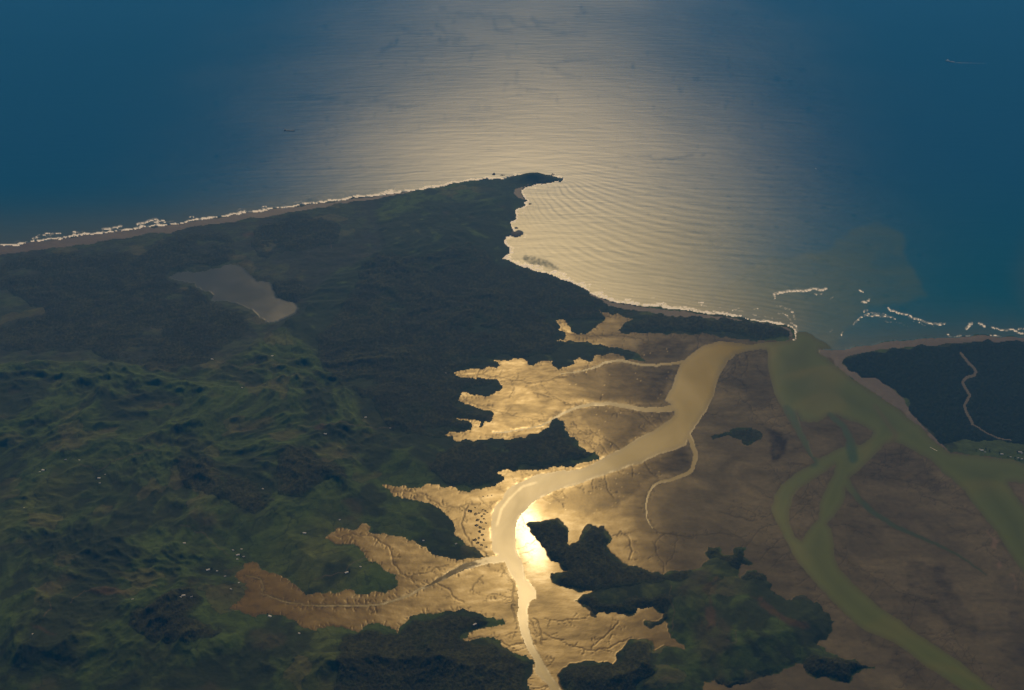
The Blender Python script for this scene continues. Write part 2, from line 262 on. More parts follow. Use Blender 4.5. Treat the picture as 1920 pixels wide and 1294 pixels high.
hgt = np.where(lake, 4.0, np.where(lnd, hgt, 0))
lk = dist_in(~lake, 12); hgt = np.where(lnd & (UU > 250) & (UU < 620) & (VV > 450) & (VV < 650), np.minimum(hgt, 4 + lk * 3.5 + np.where(lk > 11, 400, 0)), hgt)

# swell: first-arrival time of a wave front slowed by shallow water
GX = np.arange(-14000, 13000, 55.0); GY = np.arange(9200, 26000, 55.0)
gxx, gyy = np.meshgrid(GX, GY)
den = CP * ALT; a_ = gyy; # ground -> pixel
zc = gyy * CP + ALT * SP; yc = gyy * SP - ALT * CP
gu = 960 + F * gxx / zc; gv = 647 - F * yc / zc
iu = np.clip(np.searchsorted(UA, gu), 0, NU - 1); iv = np.clip(np.searchsorted(VA, gv), 0, NV - 1)
gland = lnd[iv, iu] | mud[iv, iu] | lake[iv, iu]
gd = np.where(gland, 0.0, 60.0)
for _ in range(60):
    e = gd.copy()
    for ax in (0, 1):
        for s_ in (1, -1): e = np.minimum(e, np.roll(gd, s_, ax) + 1)
    gd = e
dep = np.clip(gd * 55 * .0075, 1.6, 20) * np.exp(.22 * fbm(gxx / 1800, gyy / 1800, 3, 77))
slow = np.clip(np.sqrt(20 / dep), .8, 3.2); slow = np.where(gland, 1e3, slow) * 55
T = np.full(gxx.shape, 1e9); T[-1] = (-GX * .10) * 1.0 + 20000; T[-1] -= T[-1].min()
T[:, 0] = np.minimum(T[:, 0], T[-1, 0] + (GY[-1] - GY) * .995); T[:, -1] = np.minimum(T[:, -1], T[-1, -1] + (GY[-1] - GY) * .995)
for _ in range(620):
    Tp = np.pad(T, 1, mode='edge')
    a = np.minimum(Tp[1:-1, :-2], Tp[1:-1, 2:]); b = np.minimum(Tp[:-2, 1:-1], Tp[2:, 1:-1])
    df = np.abs(a - b); q = np.where(df >= slow, np.minimum(a, b) + slow, .5 * (a + b + np.sqrt(np.maximum(2 * slow * slow - df * df, 0))))
    T = np.minimum(T, q)
fx = np.clip((XX - GX[0]) / 55, 0, len(GX) - 1.001); fy = np.clip((YY - GY[0]) / 55, 0, len(GY) - 1.001)
i0 = fx.astype(int); j0 = fy.astype(int); tx = fx - i0; ty = fy - j0
Tm = np.where(T > 1e5, np.nan, T); Tm = np.where(np.isnan(Tm), 0, Tm)
PH = (Tm[j0, i0] * (1 - tx) + Tm[j0, i0 + 1] * tx) * (1 - ty) + (Tm[j0 + 1, i0] * (1 - tx) + Tm[j0 + 1, i0 + 1] * tx) * ty
wob = 75 * fbm(hx * 1.1, hy * 1.1, 4, 82)
grp = .55 + .75 * fbm(hx * .55, hy * .9, 3, 83)
LAM = 250.0
inbay = sstep(278, 330, VV) * sstep(1720, 1420, UU) * sstep(300, 640, UU)
swell = (np.cos(2 * math.pi * (PH + wob) / LAM) + .45 * np.cos(2 * math.pi * (PH + wob * 1.9 + 260 * hx) / (LAM * .57)) + .5 * fbm(XX / 210, YY / 70, 3, 431)) * np.clip(grp, .15, 1.2)
sd_ = dist_in(sea | river, 8)
hgt = np.where(sea, .80 * inbay * swell * np.clip(sd_ / 6, 0, 1), hgt)

# mud relief and creeks
random.seed(11)
MAINS = [[(630,1005),(660,1000),(700,1006),(720,1020),(733,1035),(738,1060),(748,1075),(770,1082),(795,1076),(815,1065),(840,1060)],
 [(735,922),(770,922),(800,928),(813,940),(830,952),(850,952),(880,945),(900,946)],[(877,948),(868,970),(868,990),(880,1015),(895,1030),(912,1040)],
 [(851,699),(890,703),(930,705),(960,713),(990,718),(1030,712),(1060,700)],[(866,741),(885,755),(910,763),(940,773),(965,780),(1000,785),(1030,785)],[(960,713),(962,730),(955,745)],
 [(1000,735),(1030,745),(1050,750),(1075,757)],[(1052,600),(1060,622),(1085,627),(1130,628),(1160,630),(1190,635),(1230,645)],
 [(1020,1188),(1050,1200),(1080,1213),(1110,1220),(1140,1217),(1160,1205),(1185,1196)],[(1110,1218),(1125,1200),(1138,1190),(1150,1180),(1160,1165)],[(1022,1160),(1050,1165),(1100,1160)],
 [(1244,1075),(1245,1055),(1230,1035),(1228,1020),(1240,1005),(1262,1000),(1300,1008)],[(1250,1060),(1262,1045),(1265,1030),(1272,1012)],[(1150,1005),(1165,995),(1180,1010),(1185,1030),(1180,1050)],
 [(1222,990),(1240,1000),(1258,1002),(1300,1010),(1345,1000),(1400,1005)],[(1385,735),(1395,755),(1420,780),(1432,795)],[(1365,700),(1385,712),(1400,735)],
 [(940,1060),(965,1100),(960,1140),(968,1180)],[(820,1095),(840,1105),(850,1120),(870,1130)],[(905,1080),(890,1095),(880,1110)],[(440,1082),(465,1080),(485,1085)],
 [(1052,800),(1070,810),(1085,822),(1110,840),(1130,850)],[(1075,790),(1082,805),(1100,815),(1120,812)],[(1600,889),(1640,893),(1700,902),(1740,915),(1790,915)],[(1700,902),(1750,935),(1800,955)],
 [(1545,1010),(1600,1060),(1680,1110),(1760,1130)],[(1820,1240),(1805,1215),(1790,1195)],[(1800,1235),(1775,1220),(1750,1212)],[(1740,1235),(1725,1242),(1700,1260),(1690,1290)],
 [(1300,1100),(1330,1085)],[(1462,1010),(1440,1030),(1425,1050)],[(1350,960),(1380,970),(1420,975)],[(1400,1275),(1450,1290)],[(1480,1240),(1530,1225)],[(877,1201),(905,1196),(940,1203),(965,1210),(985,1206)],[(700,1135),(705,1150)],[(1000,1160),(1012,1180),(1015,1210)]]
def chaikin(p, n=2):
    for _ in range(n):
        q = [p[0]]
        for a, b in zip(p, p[1:]): q += [(a[0] * .75 + b[0] * .25, a[1] * .75 + b[1] * .25), (a[0] * .25 + b[0] * .75, a[1] * .25 + b[1] * .75)]
        p = q + [p[-1]]
    return p
creeks = [(chaikin(frac(m, .15, 7, False, 100 + k)), random.uniform(.7, 1.3)) for k, m in enumerate(MAINS)]
def branches(pts, wd, every, lo, hi, lvl=0):
    acc = 0
    for p, q in zip(pts, pts[1:]):
        L = math.hypot(q[0] - p[0], q[1] - p[1]); acc += L
        if acc > every * random.uniform(.6, 1.5):
            acc = 0; a = math.atan2(q[1] - p[1], q[0] - p[0]) + random.choice((-1, 1)) * random.uniform(.7, 1.35)
            n = random.uniform(lo, hi); b = [p]; s = 0
            while s < n:
                a += random.gauss(0, .28); b.append((b[-1][0] + 3 * math.cos(a), b[-1][1] + 3 * math.sin(a) * .75)); s += 3
            creeks.append((chaikin(b, 1), wd * random.uniform(.6, 1.2)))
            if lvl < 1 and n > 12: branches(b, wd * .8, every * .8, lo * .5, hi * .5, lvl + 1)
def lookup(mask, u, v): return bool(mask[min(NV - 1, int(np.searchsorted(VA, v))), min(NU - 1, int(np.searchsorted(UA, u)))])
for poly in (RIVER1, RIVER2, SHOAL_C):
    q = chaikin(list(poly) + [poly[0]], 1)
    for a, b in zip(q, q[1:]):
        L_ = math.hypot(b[0] - a[0], b[1] - a[1])
        if L_ > 90 or random.random() > L_ / 26: continue
        an = math.atan2(b[1] - a[1], b[0] - a[0]) + math.pi / 2
        for sg_ in (1, -1):
            if lookup(mud, a[0] + 9 * sg_ * math.cos(an), a[1] + 9 * sg_ * math.sin(an)):
                h_ = an + (0 if sg_ == 1 else math.pi) + random.gauss(0, .35); p = [a]; n_ = random.choice((18, 30, 45, 80)) * random.uniform(.6, 1.3)
                while n_ > 0 and lookup(mud, *((p[-1][0] + 3 * math.cos(h_), p[-1][1] + 3 * math.sin(h_)))):
                    h_ += random.gauss(0, .24); p.append((p[-1][0] + 4 * math.cos(h_), p[-1][1] + 3 * math.sin(h_))); n_ -= 4
                if len(p) > 3: creeks.append((chaikin(p), random.uniform(.55, .95)))
                break
for m, wd in list(creeks): branches(m, .62, 12, 4, 20)
for c, ev in ((CH8, 4.5), (CH7, 6), (CH6, 8), (CH5, 9)):
    branches(frac([(p[0], p[1]) for p in c], .05, 3, False, 5), .8, ev, 5, 15)
# gullies down the muddy edges of the arms
ep = frac(EST[:-18], .17, 3.0, True, S + 2)[:-1]
for p, q in zip(ep[::2], ep[2::2]):
    if p[0] > 1330 or random.random() < .68 or abs(p[0] - q[0]) + abs(p[1] - q[1]) > 14: continue
    a = math.atan2(q[1] - p[1], q[0] - p[0]) - math.pi / 2 + random.gauss(0, .25); n = random.uniform(4, 11)
    creeks.append(([p, (p[0] + n * math.cos(a), p[1] + n * math.sin(a) * .8)], .7))
cf = np.full((NV, NU), 99.0)
for c, wd in creeks: line_dist(c, 3.0, cf, [wd] * len(c))
creek = np.clip(1.25 - cf, 0, 1) * mud
dm = dist_in(mud, 10)          # cells from the edge of the flat
dw = dist_in(~wet, 14)         # cells from open water
mh = .16 + .10 * np.clip(dw, 0, 18) + .9 * fbm(hx * 1.3, hy * 1.3, 4, 95)
hgt = np.where(mud, np.clip(mh, .15, 4) - 1.2 * creek * np.clip(dw / 3, 0, 1), hgt)
canopy_noise = fbm(XX / 34, YY / 60, 3, 120)

# ------------------------------------------------------------------ face classes
fc = lambda a: a[:-1, :-1]
C_SEA, C_LAND, C_MUD, C_RIV, C_LAKE, C_BEACH, C_ROAD, C_FOAM, C_MANG, C_ISLET, C_WOOD = 0, 1, 2, 3, 4, 5, 6, 7, 8, 9, 20
# surf
random.seed(5)
foam = np.zeros((NV, NU))
shore = line_dist(frac([p for p in WEST if p[0] > -460], .09, 3, False, S + 1), 24)
n1 = fbm(UU / 9, VV / 3.2, 4, 130); n2 = fbm(UU / 26, VV / 14, 3, 131); n3 = fbm(UU / 4.2, VV / 2.0, 3, 133)
wwest = np.interp(UU, [-420, 0, 480, 620, 720, 850, 960, 1040, 1070], [3.2, 3.2, 3.4, 3.8, 5.2, 4.2, 2.6, 2.2, 2.0])
wbay = np.interp(VV, [335, 345, 380, 430, 480, 500, 530, 560, 585, 600, 615], [3.2, 3.0, 5.5, 6.5, 10, 13, 12, 9, 6, 4.5, 3])
northern = VV < np.interp(UU, [-420, 960, 1056], [900, 334, 336])
ww = np.where((UU < 1057) & northern, wwest, wbay)
foam = np.maximum(foam, (shore < ww * (.7 + .9 * n2)) * np.clip(.72 + 1.3 * n1 + .5 * n3 + .35 * (shore < 2.2), 0, 1))
foam = np.maximum(foam, (np.abs(shore - ww * 1.6 * (1 + .5 * n2)) < .9) * np.clip(.2 + 2.2 * n2, 0, 1) * (.8 + n1))
def brk(pts, w, seed, brok=0.0):
    global foam
    d = line_dist(frac(pts, .12, 3, False, seed), 4, None, [w] * 400)
    foam = np.maximum(foam, np.clip(1.35 - d, 0, 1) * np.clip(1.0 - brok + 1.6 * n3, 0, 1))
for k, b in enumerate([([(85,437),(113,437)],1.6,0),([(192,429),(228,424)],2.4,0),([(257,420),(275,416),(296,413)],2.6,0),([(302,413),(307,413)],1.5,0),([(355,407),(362,406)],1.4,0),
  ([(60,447),(85,440)],1.0,.3),([(1451,552),(1462,548),(1485,546),(1510,545),(1535,543),(1549,541)],3.0,0),([(1452,556),(1452,563)],1.8,.4),([(1527,551),(1542,551)],1.4,.3),([(1556,561),(1562,557)],1.2,.2),
  ([(1611,544),(1618,548)],1.8,.1),([(1616,566),(1624,567),(1630,562)],2.6,.1),([(1620,584),(1626,582)],2.4,.2),([(1600,608),(1612,596),(1622,590),(1640,592),(1664,594)],2.2,.35),([(1625,588),(1650,588),(1678,598)],2.2,.5),
  ([(1665,577),(1678,584),(1700,590),(1722,599),(1745,606),(1765,607)],2.2,.05),([(1760,610),(1772,606)],2.0,.3),([(1812,616),(1818,608),(1822,607)],3.6,.1),([(1836,606),(1846,612)],3.2,.1),([(1860,614),(1880,619),(1905,620),(1918,625)],2.2,.1),
  ([(1776,626),(1782,631)],1.8,.4),([(1790,632),(1802,628)],1.8,.2),([(1910,617),(1920,616),(1990,622)],2.0,.1),([(1555,622),(1562,620)],1.6,.5),([(1577,628),(1580,622)],1.6,.4),([(1456,573),(1470,577),(1480,582)],1.8,.5),
  ([(1474,580),(1488,588),(1490,598)],2.6,.5),([(1460,588),(1475,590),(1484,602),(1493,612)],2.0,.45),([(1372,581),(1386,578)],1.3,.4),([(1413,580),(1422,579)],1.0,.3),([(1310,567),(1320,566)],1.4,.1),
  ([(1700,590),(1730,610),(1750,612)],.9,.6),([(1660,602),(1690,606),(1702,612)],1.0,.6)]):
    brk(b[0], b[1], 200 + k, b[2])
rs = line_dist(frac(RSHORE_N, .05, 3, False, 9), 5)
foam = np.maximum(foam, (rs < 1.4) * np.clip((UU - 1700) / 150, 0, 1) * np.clip(.7 + 1.2 * n2, 0, 1))
rs_n = line_dist([(975,436),(990,440),(982,446)], 4); foam = np.maximum(foam, (rs_n < 2) * np.clip(.4 + n1, 0, 1))
foam *= (sea | (river & (VV < 640)))

cls = np.full((NV, NU), C_SEA)
cls[lnd] = C_LAND; cls[mud] = C_MUD; cls[river] = C_RIV; cls[lake] = C_LAKE
cls[beach] = C_BEACH
for k in range(len(WOODS)): cls[wood == k + 1] = C_WOOD + k
cls[roadm] = C_ROAD; cls[mang] = C_MANG; cls[islet] = C_ISLET
cls[(foam > .90) & ((cls == C_SEA) | (cls == C_RIV))] = C_FOAM
fcls = fc(cls)
# canopy height: vertices whose four faces are all wood
w4 = np.zeros((NV, NU), bool)
iswood = (fcls >= C_WOOD) | (fcls == C_MANG)
w4[1:-1, 1:-1] = iswood[:-1, :-1] & iswood[1:, :-1] & iswood[:-1, 1:] & iswood[1:, 1:]
iw = np.zeros((NV, NU), bool); iw[:-1, :-1] = iswood
wcd = np.clip(dist_in(iw, 7) / 6, 0, 1)
hgt = hgt + np.where(w4, np.where(mang, 4, 12) * (.25 + .75 * wcd) * (1 + .45 * canopy_noise + .3 * rng.standard_normal((NV, NU)).clip(-1.5, 1.5)), 0)
isfoam = np.zeros((NV, NU), bool); ff4 = fcls == C_FOAM
isfoam[1:-1, 1:-1] = ff4[:-1, :-1] & ff4[1:, :-1] & ff4[:-1, 1:] & ff4[1:, 1:]
hgt = hgt + np.where(isfoam, .8 + 1.2 * rng.random((NV, NU)), 0)

# ------------------------------------------------------------------ surface colours (the ground itself, plus glint painted into the sheen)
def mix(a, b, t): return a + (np.asarray(b) - a) * np.asarray(t)[..., None]
BC = np.zeros((NV, NU, 3)); RO = np.full((NV, NU), .8); GL = np.full((NV, NU), 1.0)
# land: pasture, scrub, bare
pn = fbm(wx * 1.3, wy * 1.3, 5, 140); pn2 = fbm(wx * 5, wy * 5, 4, 141); pn3 = fbm(hx * 1.1, hy * .5, 4, 142)
L = np.empty((NV, NU, 3)); L[:] = (.034, .055, .014)
L = mix(L, (.050, .064, .018), sstep(0, .45, pn3))
scrub = sstep(.02, .28, pn + .35 * pn2 - .25 * (rid - .4))
scrub = np.clip(scrub + pen * (.30 + 1.0 * pn2 + .8 * fbm(hx * 9, hy * 9, 3, 412)), 0, 1)
scrub = np.clip(scrub + midz * 1.1 * sstep(-.25, .2, pn2 + .25), 0, 1)
gul = sstep(.34, .10, rid3) * .7 + sstep(.30, .12, rid) * (.6 + .8 * pn2); scrub = np.clip(scrub + .8 * gul, 0, 1)
wsoft = blur((wood > 0).astype(float), 6); scrub = np.clip(scrub + 1.5 * wsoft * (.6 + pn2), 0, 1)
L = mix(L, (.014, .020, .009), scrub * .9)
L = mix(L, (.046, .040, .022), sstep(.25, .5, fbm(hx * 1.7, hy * 1.7, 4, 143)) * .45)
L = mix(L, (.026, .028, .024), blur(dunes, 2) * (.55 + .3 * pn2))
redsoil = fill(frac([(62,1189),(82,1196),(112,1204),(108,1208),(88,1203),(70,1197)], .1, 3)) | fill(frac([(165,1116),(205,1111),(240,1117),(250,1127),(215,1128),(180,1122)], .1, 3)) | fill(frac([(1315,1115),(1345,1090),(1352,1100),(1330,1130),(1340,1180),(1325,1195)], .2, 3)) | fill(frac([(1400,1130),(1430,1125),(1480,1170),(1520,1185),(1490,1190),(1440,1160)], .2, 3)) | fill(frac([(590,815),(606,808),(612,818),(600,826)], .1, 3)) | fill(frac([(455,440),(470,436),(480,442),(462,448)], .1, 3))
L = mix(L, (.060, .030, .018), blur(redsoil.astype(float), 2) * .42)
tracks = np.full((NV, NU), 99.0)
for t_ in ([(135,1143),(148,1125),(160,1115),(200,1112),(240,1116),(262,1127)],[(88,1178),(92,1165),(100,1155),(96,1142)],[(1258,1185),(1262,1150),(1254,1125),(1258,1105)],[(1378,1200),(1380,1222),(1370,1224),(1358,1215)],[(1235,1290),(1245,1284),(1270,1284)],[(612,430),(618,450),(622,466)],[(340,1000),(380,1010),(430,1045)],[(830,520),(800,560),(760,570)],[(560,810),(640,812),(740,806)],[(700,1030),(650,1074),(590,1090)],[(150,880),(190,890),(230,870),(290,860)],[(398,674),(420,690),(450,700),(480,690)]):
    line_dist(frac(t_, .1, 4, False, 77), 3, tracks)
L = mix(L, (.07, .06, .042), np.clip(1.2 - tracks, 0, 1) * .7)
def cells(x, y, s):
    xi = np.floor(x); yi = np.floor(y); f1 = np.full(x.shape, 9.0); f2 = f1.copy(); cid = np.zeros(x.shape)
    for ox in (-1, 0, 1):
        for oy in (-1, 0, 1):
            hx_ = hsh(xi + ox, yi + oy, s) / 65535.0; hy_ = hsh(xi + ox, yi + oy, s + 7) / 65535.0
            d = np.abs(xi + ox + hx_ - x) + np.abs(yi + oy + hy_ - y); c = hsh(xi + ox, yi + oy, s + 13) / 65535.0
            cid = np.where(d < f1, c, cid); f2 = np.where(d < f1, f1, np.minimum(f2, d)); f1 = np.minimum(f1, d)
    return cid, f2 - f1
pc, pe = cells(wx * 4.2 + .3 * pn2, wy * 4.2, 400)
fields = sstep(.25, -.1, pn) * (1 - midz)
L = L * (1 + (.42 * (pc - .5) * fields)[..., None]); L = mix(L, (.062, .056, .026), (pc > .86) * fields * .5)
L = mix(L, (.014, .020, .009), (pe < .05) * (fbm(hx * 6, hy * 6, 2, 410) > -.05) * fields * .6)
hedges = np.abs(fbm(hx * 3.1, hy * 3.1, 2, 150)); L = mix(L, (.014, .022, .012), (hedges < .012) * .55)
PASTURE = fill(frac([(1786,829),(1809,823),(1866,826),(1920,834),(1990,845),(1990,880),(1895,860),(1837,853),(1800,850)], .1, 4))
L = mix(L, (.040, .060, .022), PASTURE * .6)
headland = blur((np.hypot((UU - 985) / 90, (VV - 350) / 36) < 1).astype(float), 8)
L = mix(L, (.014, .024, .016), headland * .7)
# mud
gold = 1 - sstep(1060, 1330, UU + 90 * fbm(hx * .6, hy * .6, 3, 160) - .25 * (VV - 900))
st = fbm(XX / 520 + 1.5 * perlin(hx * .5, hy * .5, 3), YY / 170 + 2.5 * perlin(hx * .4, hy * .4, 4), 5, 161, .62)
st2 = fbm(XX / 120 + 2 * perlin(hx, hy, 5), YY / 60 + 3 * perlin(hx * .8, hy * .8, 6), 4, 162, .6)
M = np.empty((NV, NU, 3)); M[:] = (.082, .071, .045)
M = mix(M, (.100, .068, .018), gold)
stc = .45 + .35 * gold
M = mix(M, M * 1.4, sstep(.05, .5, st) * stc)
M = mix(M, M * .55, sstep(.02, .5, -st) * stc)
M = mix(M, M * .72, sstep(0, .5, st2) * .6)
sw = np.sin(9 * fbm(hx * .8 + .35 * perlin(hx * 2, hy * 2, 21), hy * .8 + .35 * perlin(hx * 2, hy * 2, 22), 3, 165))       # sweeping bands left by the ebb
M = mix(M, M * 1.22, sstep(.2, .95, sw) * .6); M = mix(M, M * .74, sstep(.3, .98, -sw) * .6)
MR = .37 - .075 * gold + .02 * st + .015 * st2
MS = (.05 + .20 * gold) * np.exp(.9 * st + .8 * st2 + .22 * sw)
SG = [[(1060,697),(1100,684),(1150,682),(1200,688),(1262,690),(1255,720),(1238,752),(1200,752),(1150,750),(1112,746),(1098,735),(1093,725),(1068,722),(1058,712)],
 [(1088,775),(1130,764),(1200,774),(1262,772),(1235,797),(1170,835),(1130,853),(1118,835),(1130,812),(1105,800),(1085,790)],
 [(1015,948),(1040,930),(1100,910),(1170,890),(1240,858),(1285,838),(1290,860),(1280,882),(1230,892),(1205,905),(1160,950),(1110,965),(1060,957),(1030,956)],
 [(1200,640),(1250,635),(1305,640),(1270,672),(1215,676),(1195,655)],[(1380,668),(1420,660),(1438,690),(1448,745),(1430,770),(1400,745),(1360,730)],
 [(1600,895),(1650,850),(1690,838),(1740,880),(1800,940),(1780,930),(1700,905),(1640,900)],[(1660,1000),(1640,1010),(1600,1000),(1580,980),(1610,965)],[(1700,1050),(1760,1060),(1800,1120),(1850,1200),(1780,1180),(1700,1110)],
 [(1890,1130),(1960,1130),(1960,1260),(1880,1230)],[(1680,1215),(1720,1240),(1740,1275),(1700,1294),(1660,1250)], DPOOL]
sg = np.zeros((NV, NU))
for k, p in enumerate(SG): sg = np.maximum(sg, fill(frac(p, .22, 3, True, 300 + k)) * (1. if p is DPOOL else (.8 if k < 4 else .38)))
sg = blur(sg, 3); sgm = np.clip(sg * (.75 + 1.1 * st2 + .6 * st), 0, 1)
M = mix(M, (.022, .018, .012), sgm * .92); MS = MS * (1 - .55 * sgm)
M = mix(M, (.026, .020, .010), creek * .5); MS = MS * (1 - .45 * creek)
rim = np.clip(1 - (dw - 1) / (1.6 + 2.5 * np.clip(fbm(UU / 30, VV / 30, 2, 172), 0, 1)), 0, 1) * np.clip(.2 + 1.7 * fbm(UU / 14, VV / 14, 3, 170), 0, 1)
MR = MR - .04 * rim * gold; MS = MS + .22 * rim * gold
edge = np.clip(1 - dm / 3.5, 0, 1) * (1 - rim)
M = mix(M, (.05, .042, .024), edge * .5)
wet_glint = np.clip(1.0 * np.exp(-((UU - 990 - .25 * (VV - 990)) / 24) ** 2 - ((VV - 1004) / 52) ** 2) + .24 * np.exp(-((UU - 1000) / 75) ** 2 - ((VV - 1010) / 80) ** 2), 0, 1.2)          # wet flat beside the bend, sun's hot spot painted into its sheen
MR = MR - .03 * wet_glint; MS = MS + 1.25 * wet_glint * (.9 + .4 * st2)
pud = fbm(UU / 3.1, VV / 2.2, 2, 171) > .60
pudz = sg * (UU > 1030) * (UU < 1270) * (VV > 650)
MS = np.where(pud & (pudz > .3), MS + .35, MS)
pale = np.zeros((NV, NU))
for p in ([(1850,992),(1872,1015),(1868,1030),(1858,1028),(1862,1012)],[(1869,1056),(1876,1052),(1880,1062),(1872,1068)],[(1890,1078),(1902,1075),(1906,1092),(1898,1080)],[(1902,1085),(1906,1105),(1902,1106)],[(1642,720),(1670,740),(1690,765),(1665,755),(1640,735)]):
    pale = np.maximum(pale, fill(frac(p, .1, 3)))
M = mix(M, (.12, .09, .066), blur(pale.astype(float), 1) * .8)
# water: deep blue sea, silt in the channels and in the plume
W = np.empty((NV, NU, 3)); W[:] = (.0, .050, .135)
near = 1 - np.clip(dist_in(sea | river, 60) / 60, 0, 1)
W = mix(W, (.0, .080, .122), sstep(250, 640, VV) * .75)
pl0 = ff(PLUME, .16, 80).astype(float); pl = .45 * blur(pl0, 3) + .55 * blur(pl0, 16)
pl = np.clip(pl * (.85 + .8 * fbm(hx * .9 + .4 * perlin(hx * 2, hy * 2, 33), hy * .9, 5, 180)), 0, 1)
W = mix(W, (.050, .086, .060), pl * .62 * sea)
bays = sstep(1500, 1200, UU) * sstep(330, 470, VV)
W = mix(W, (.050, .062, .034), bays * .6 * sea)
W = mix(W, (.075, .078, .046), near ** 2 * .6 * sea * sstep(330, 420, VV))
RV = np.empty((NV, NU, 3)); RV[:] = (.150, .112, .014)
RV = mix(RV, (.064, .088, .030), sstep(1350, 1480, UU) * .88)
cn = fbm(hx * .8 + perlin(hx, hy, 8), hy * .35, 4, 181)
rdep = np.clip(dist_in(river, 26) / 24, 0, 1)
RV = RV * (1.12 - .30 * rdep * sstep(1380, 1480, UU) + .16 * cn)[..., None]
RV = mix(RV, (.120, .108, .034), sstep(.05, .4, cn) * .55)
RV = mix(RV, (.018, .050, .036), sstep(1.1, .3, wide([(1474,768,12),(1490,790,20),(1505,825,20),(1524,866,14)])) * .6)
RV = mix(RV, (.018, .050, .036), sstep(1.1, .3, wide([(1556,779,8),(1580,795,16),(1592,820,18),(1600,860,12)])) * .6)
RV = mix(RV, (.020, .048, .036), sstep(1.0, .3, wide([(p[0], p[1], p[2] * 1.3) for p in CH9])) * sstep(1580, 1625, UU) * .7)
rt = (blur((wide([(1640,760,5),(1665,795,6),(1680,815,7),(1672,830,6)]) < .6).astype(float), 3)); RV = mix(RV, (.085, .07, .035), rt * .6)
shal = np.clip(1 - dist_in(river, 7) / 7, 0, 1); RV = mix(RV, (.055, .044, .024), shal * .55)
WR = .378 + .004 * sstep(330, 60, VV)
SG_ = .50 - .25 * sstep(320, 60, VV) + .05 * fbm(hx * .25, hy * .5, 4, 430)
slick = np.full((NV, NU), 99.0)
for k, s_ in enumerate([[(735,55),(790,60),(845,75),(875,75)],[(840,30),(890,30),(945,30),(980,48),(1040,60),(1100,62)],[(930,85),(880,88),(850,82)],[(970,135),(965,155),(1000,170),(1030,180),(1045,188),(1055,197)],[(1010,115),(1035,125),(1060,140),(1090,145)],[(1000,30),(1003,40),(1060,42)],[(560,183),(640,188),(700,192),(740,195),(800,200)],[(860,225),(910,228)],[(1030,122),(1060,118),(1120,112)],[(820,45),(845,62),(873,72)],[(1160,288),(1220,292),(1300,292)],[(925,35),(930,55),(960,60)],[(700,100),(730,85),(745,68)],[(1080,30),(1100,22),(1090,12)]]):
    line_dist(frac(s_, .25, 4, False, 400 + k), 5, slick, [1.7] * 400)
sn = fbm(UU / 30, VV / 6, 4, 190)
slk = np.clip((1.1 - slick * .5) * (.7 + 1.5 * sn), 0, 1) + 0
slk = blur(np.clip(slk, 0, 1) * sea, 1)
WR = WR - .03 * slk
WR = WR + .02 * fbm(hx * .4, hy * .25, 4, 192)
kelp = wide([(985,484,9),(1000,489,14),(1022,494,12),(1045,503,5)]) < .55 * (1 + .5 * 0)
kelp = kelp & (n3 > -.1)
W = mix(W, (.02, .045, .035), kelp * .8); SG_ = SG_ * (1 - .8 * blur(kelp.astype(float), 1))
RW = .22 + .33 * np.exp(-((UU - 955) ** 2 + ((VV - 1060) * .62) ** 2) / 150.0 ** 2)  # river glint painted in as extra sheen around the bend
RW = RW + .30 * np.exp(-((UU - 985) / 45) ** 2 - ((VV - 1165) / 75) ** 2)  # glint painted stronger down the lower river
RR = .33 + .02 * fbm(hx * 1.4, hy * .8, 4, 193)
calm = (wide([(938,1048,16),(905,1053,14),(880,1060,13),(850,1072,12),(800,1098,6)]) < .62)
cut = sstep(908, 886, UU + 26 * fbm(UU / 9, VV / 5, 3, 198)) * blur(calm.astype(float), 1)
RW = RW * (1 - .8 * cut); RV = RV * (1 - .45 * cut)[..., None]
bank = np.clip(1 - (dist_in(river, 5) - 1) / 1.7, 0, 1); RW = RW * (1 + .5 * fbm(hx * 2.2 + perlin(hx, hy, 12), hy * 1.1, 4, 197))
RW = RW + .3 * bank * gold * np.clip(.1 + 1.6 * fbm(UU / 16, VV / 16, 3, 195), 0, 1)
r1w = blur((wide([(932,985,2.2),(940,955,2.6),(955,935,2.2),(980,912,2.2),(1005,905,2)]) < .6).astype(float), 1); RW = RW + .35 * r1w
# assemble
BC[:] = W; RO[:] = WR
def put(m, c, r):
    BC[m] = c[m]; RO[m] = r[m] if isinstance(r, np.ndarray) else r
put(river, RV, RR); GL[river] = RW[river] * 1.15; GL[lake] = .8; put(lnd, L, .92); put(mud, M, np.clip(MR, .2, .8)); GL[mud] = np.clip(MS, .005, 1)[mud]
LK = np.empty((NV, NU, 3)); LK[:] = (.050, .055, .045); put(lake, LK, .35)
B = np.empty((NV, NU, 3)); B[:] = (.038, .029, .028); B = mix(B, (.060, .044, .035), sstep(-.1, .4, st) * .7)
B = mix(B, (.036, .034, .034), sstep(.1, .5, -st2) * .5); put(beach, B, .7)
FW = np.empty((NV, NU, 3)); FW[:] = (.018, .020, .0095)
FW = mix(FW, (.034, .038, .016), sstep(-.15, .45, canopy_noise + .8 * pn2 + .5 * pn) * .75)
FW = mix(FW, L, np.clip((1 - wcd) * (.75 + 1.2 * edge_n), 0, 1) * .8)
FW = mix(FW, L, sstep(.22, .36, fbm(_x * 2.4 + .4 * edge_n, _y * 2.4, 4, 422)) * .45)
PW = np.empty((NV, NU, 3)); PW[:] = (.008, .014, .010); PW = mix(PW, (.016, .022, .014), sstep(.0, .5, canopy_noise) * .6)
put(wood > 0, FW, .95); put(wood == 1, PW, .95); put(mang, FW * .8, .9)
RDc = np.empty((NV, NU, 3)); RDc[:] = (.075, .070, .060); put(roadm, RDc, .9)
RK = np.empty((NV, NU, 3)); RK[:] = (.030, .030, .028); put(islet, RK, .85)
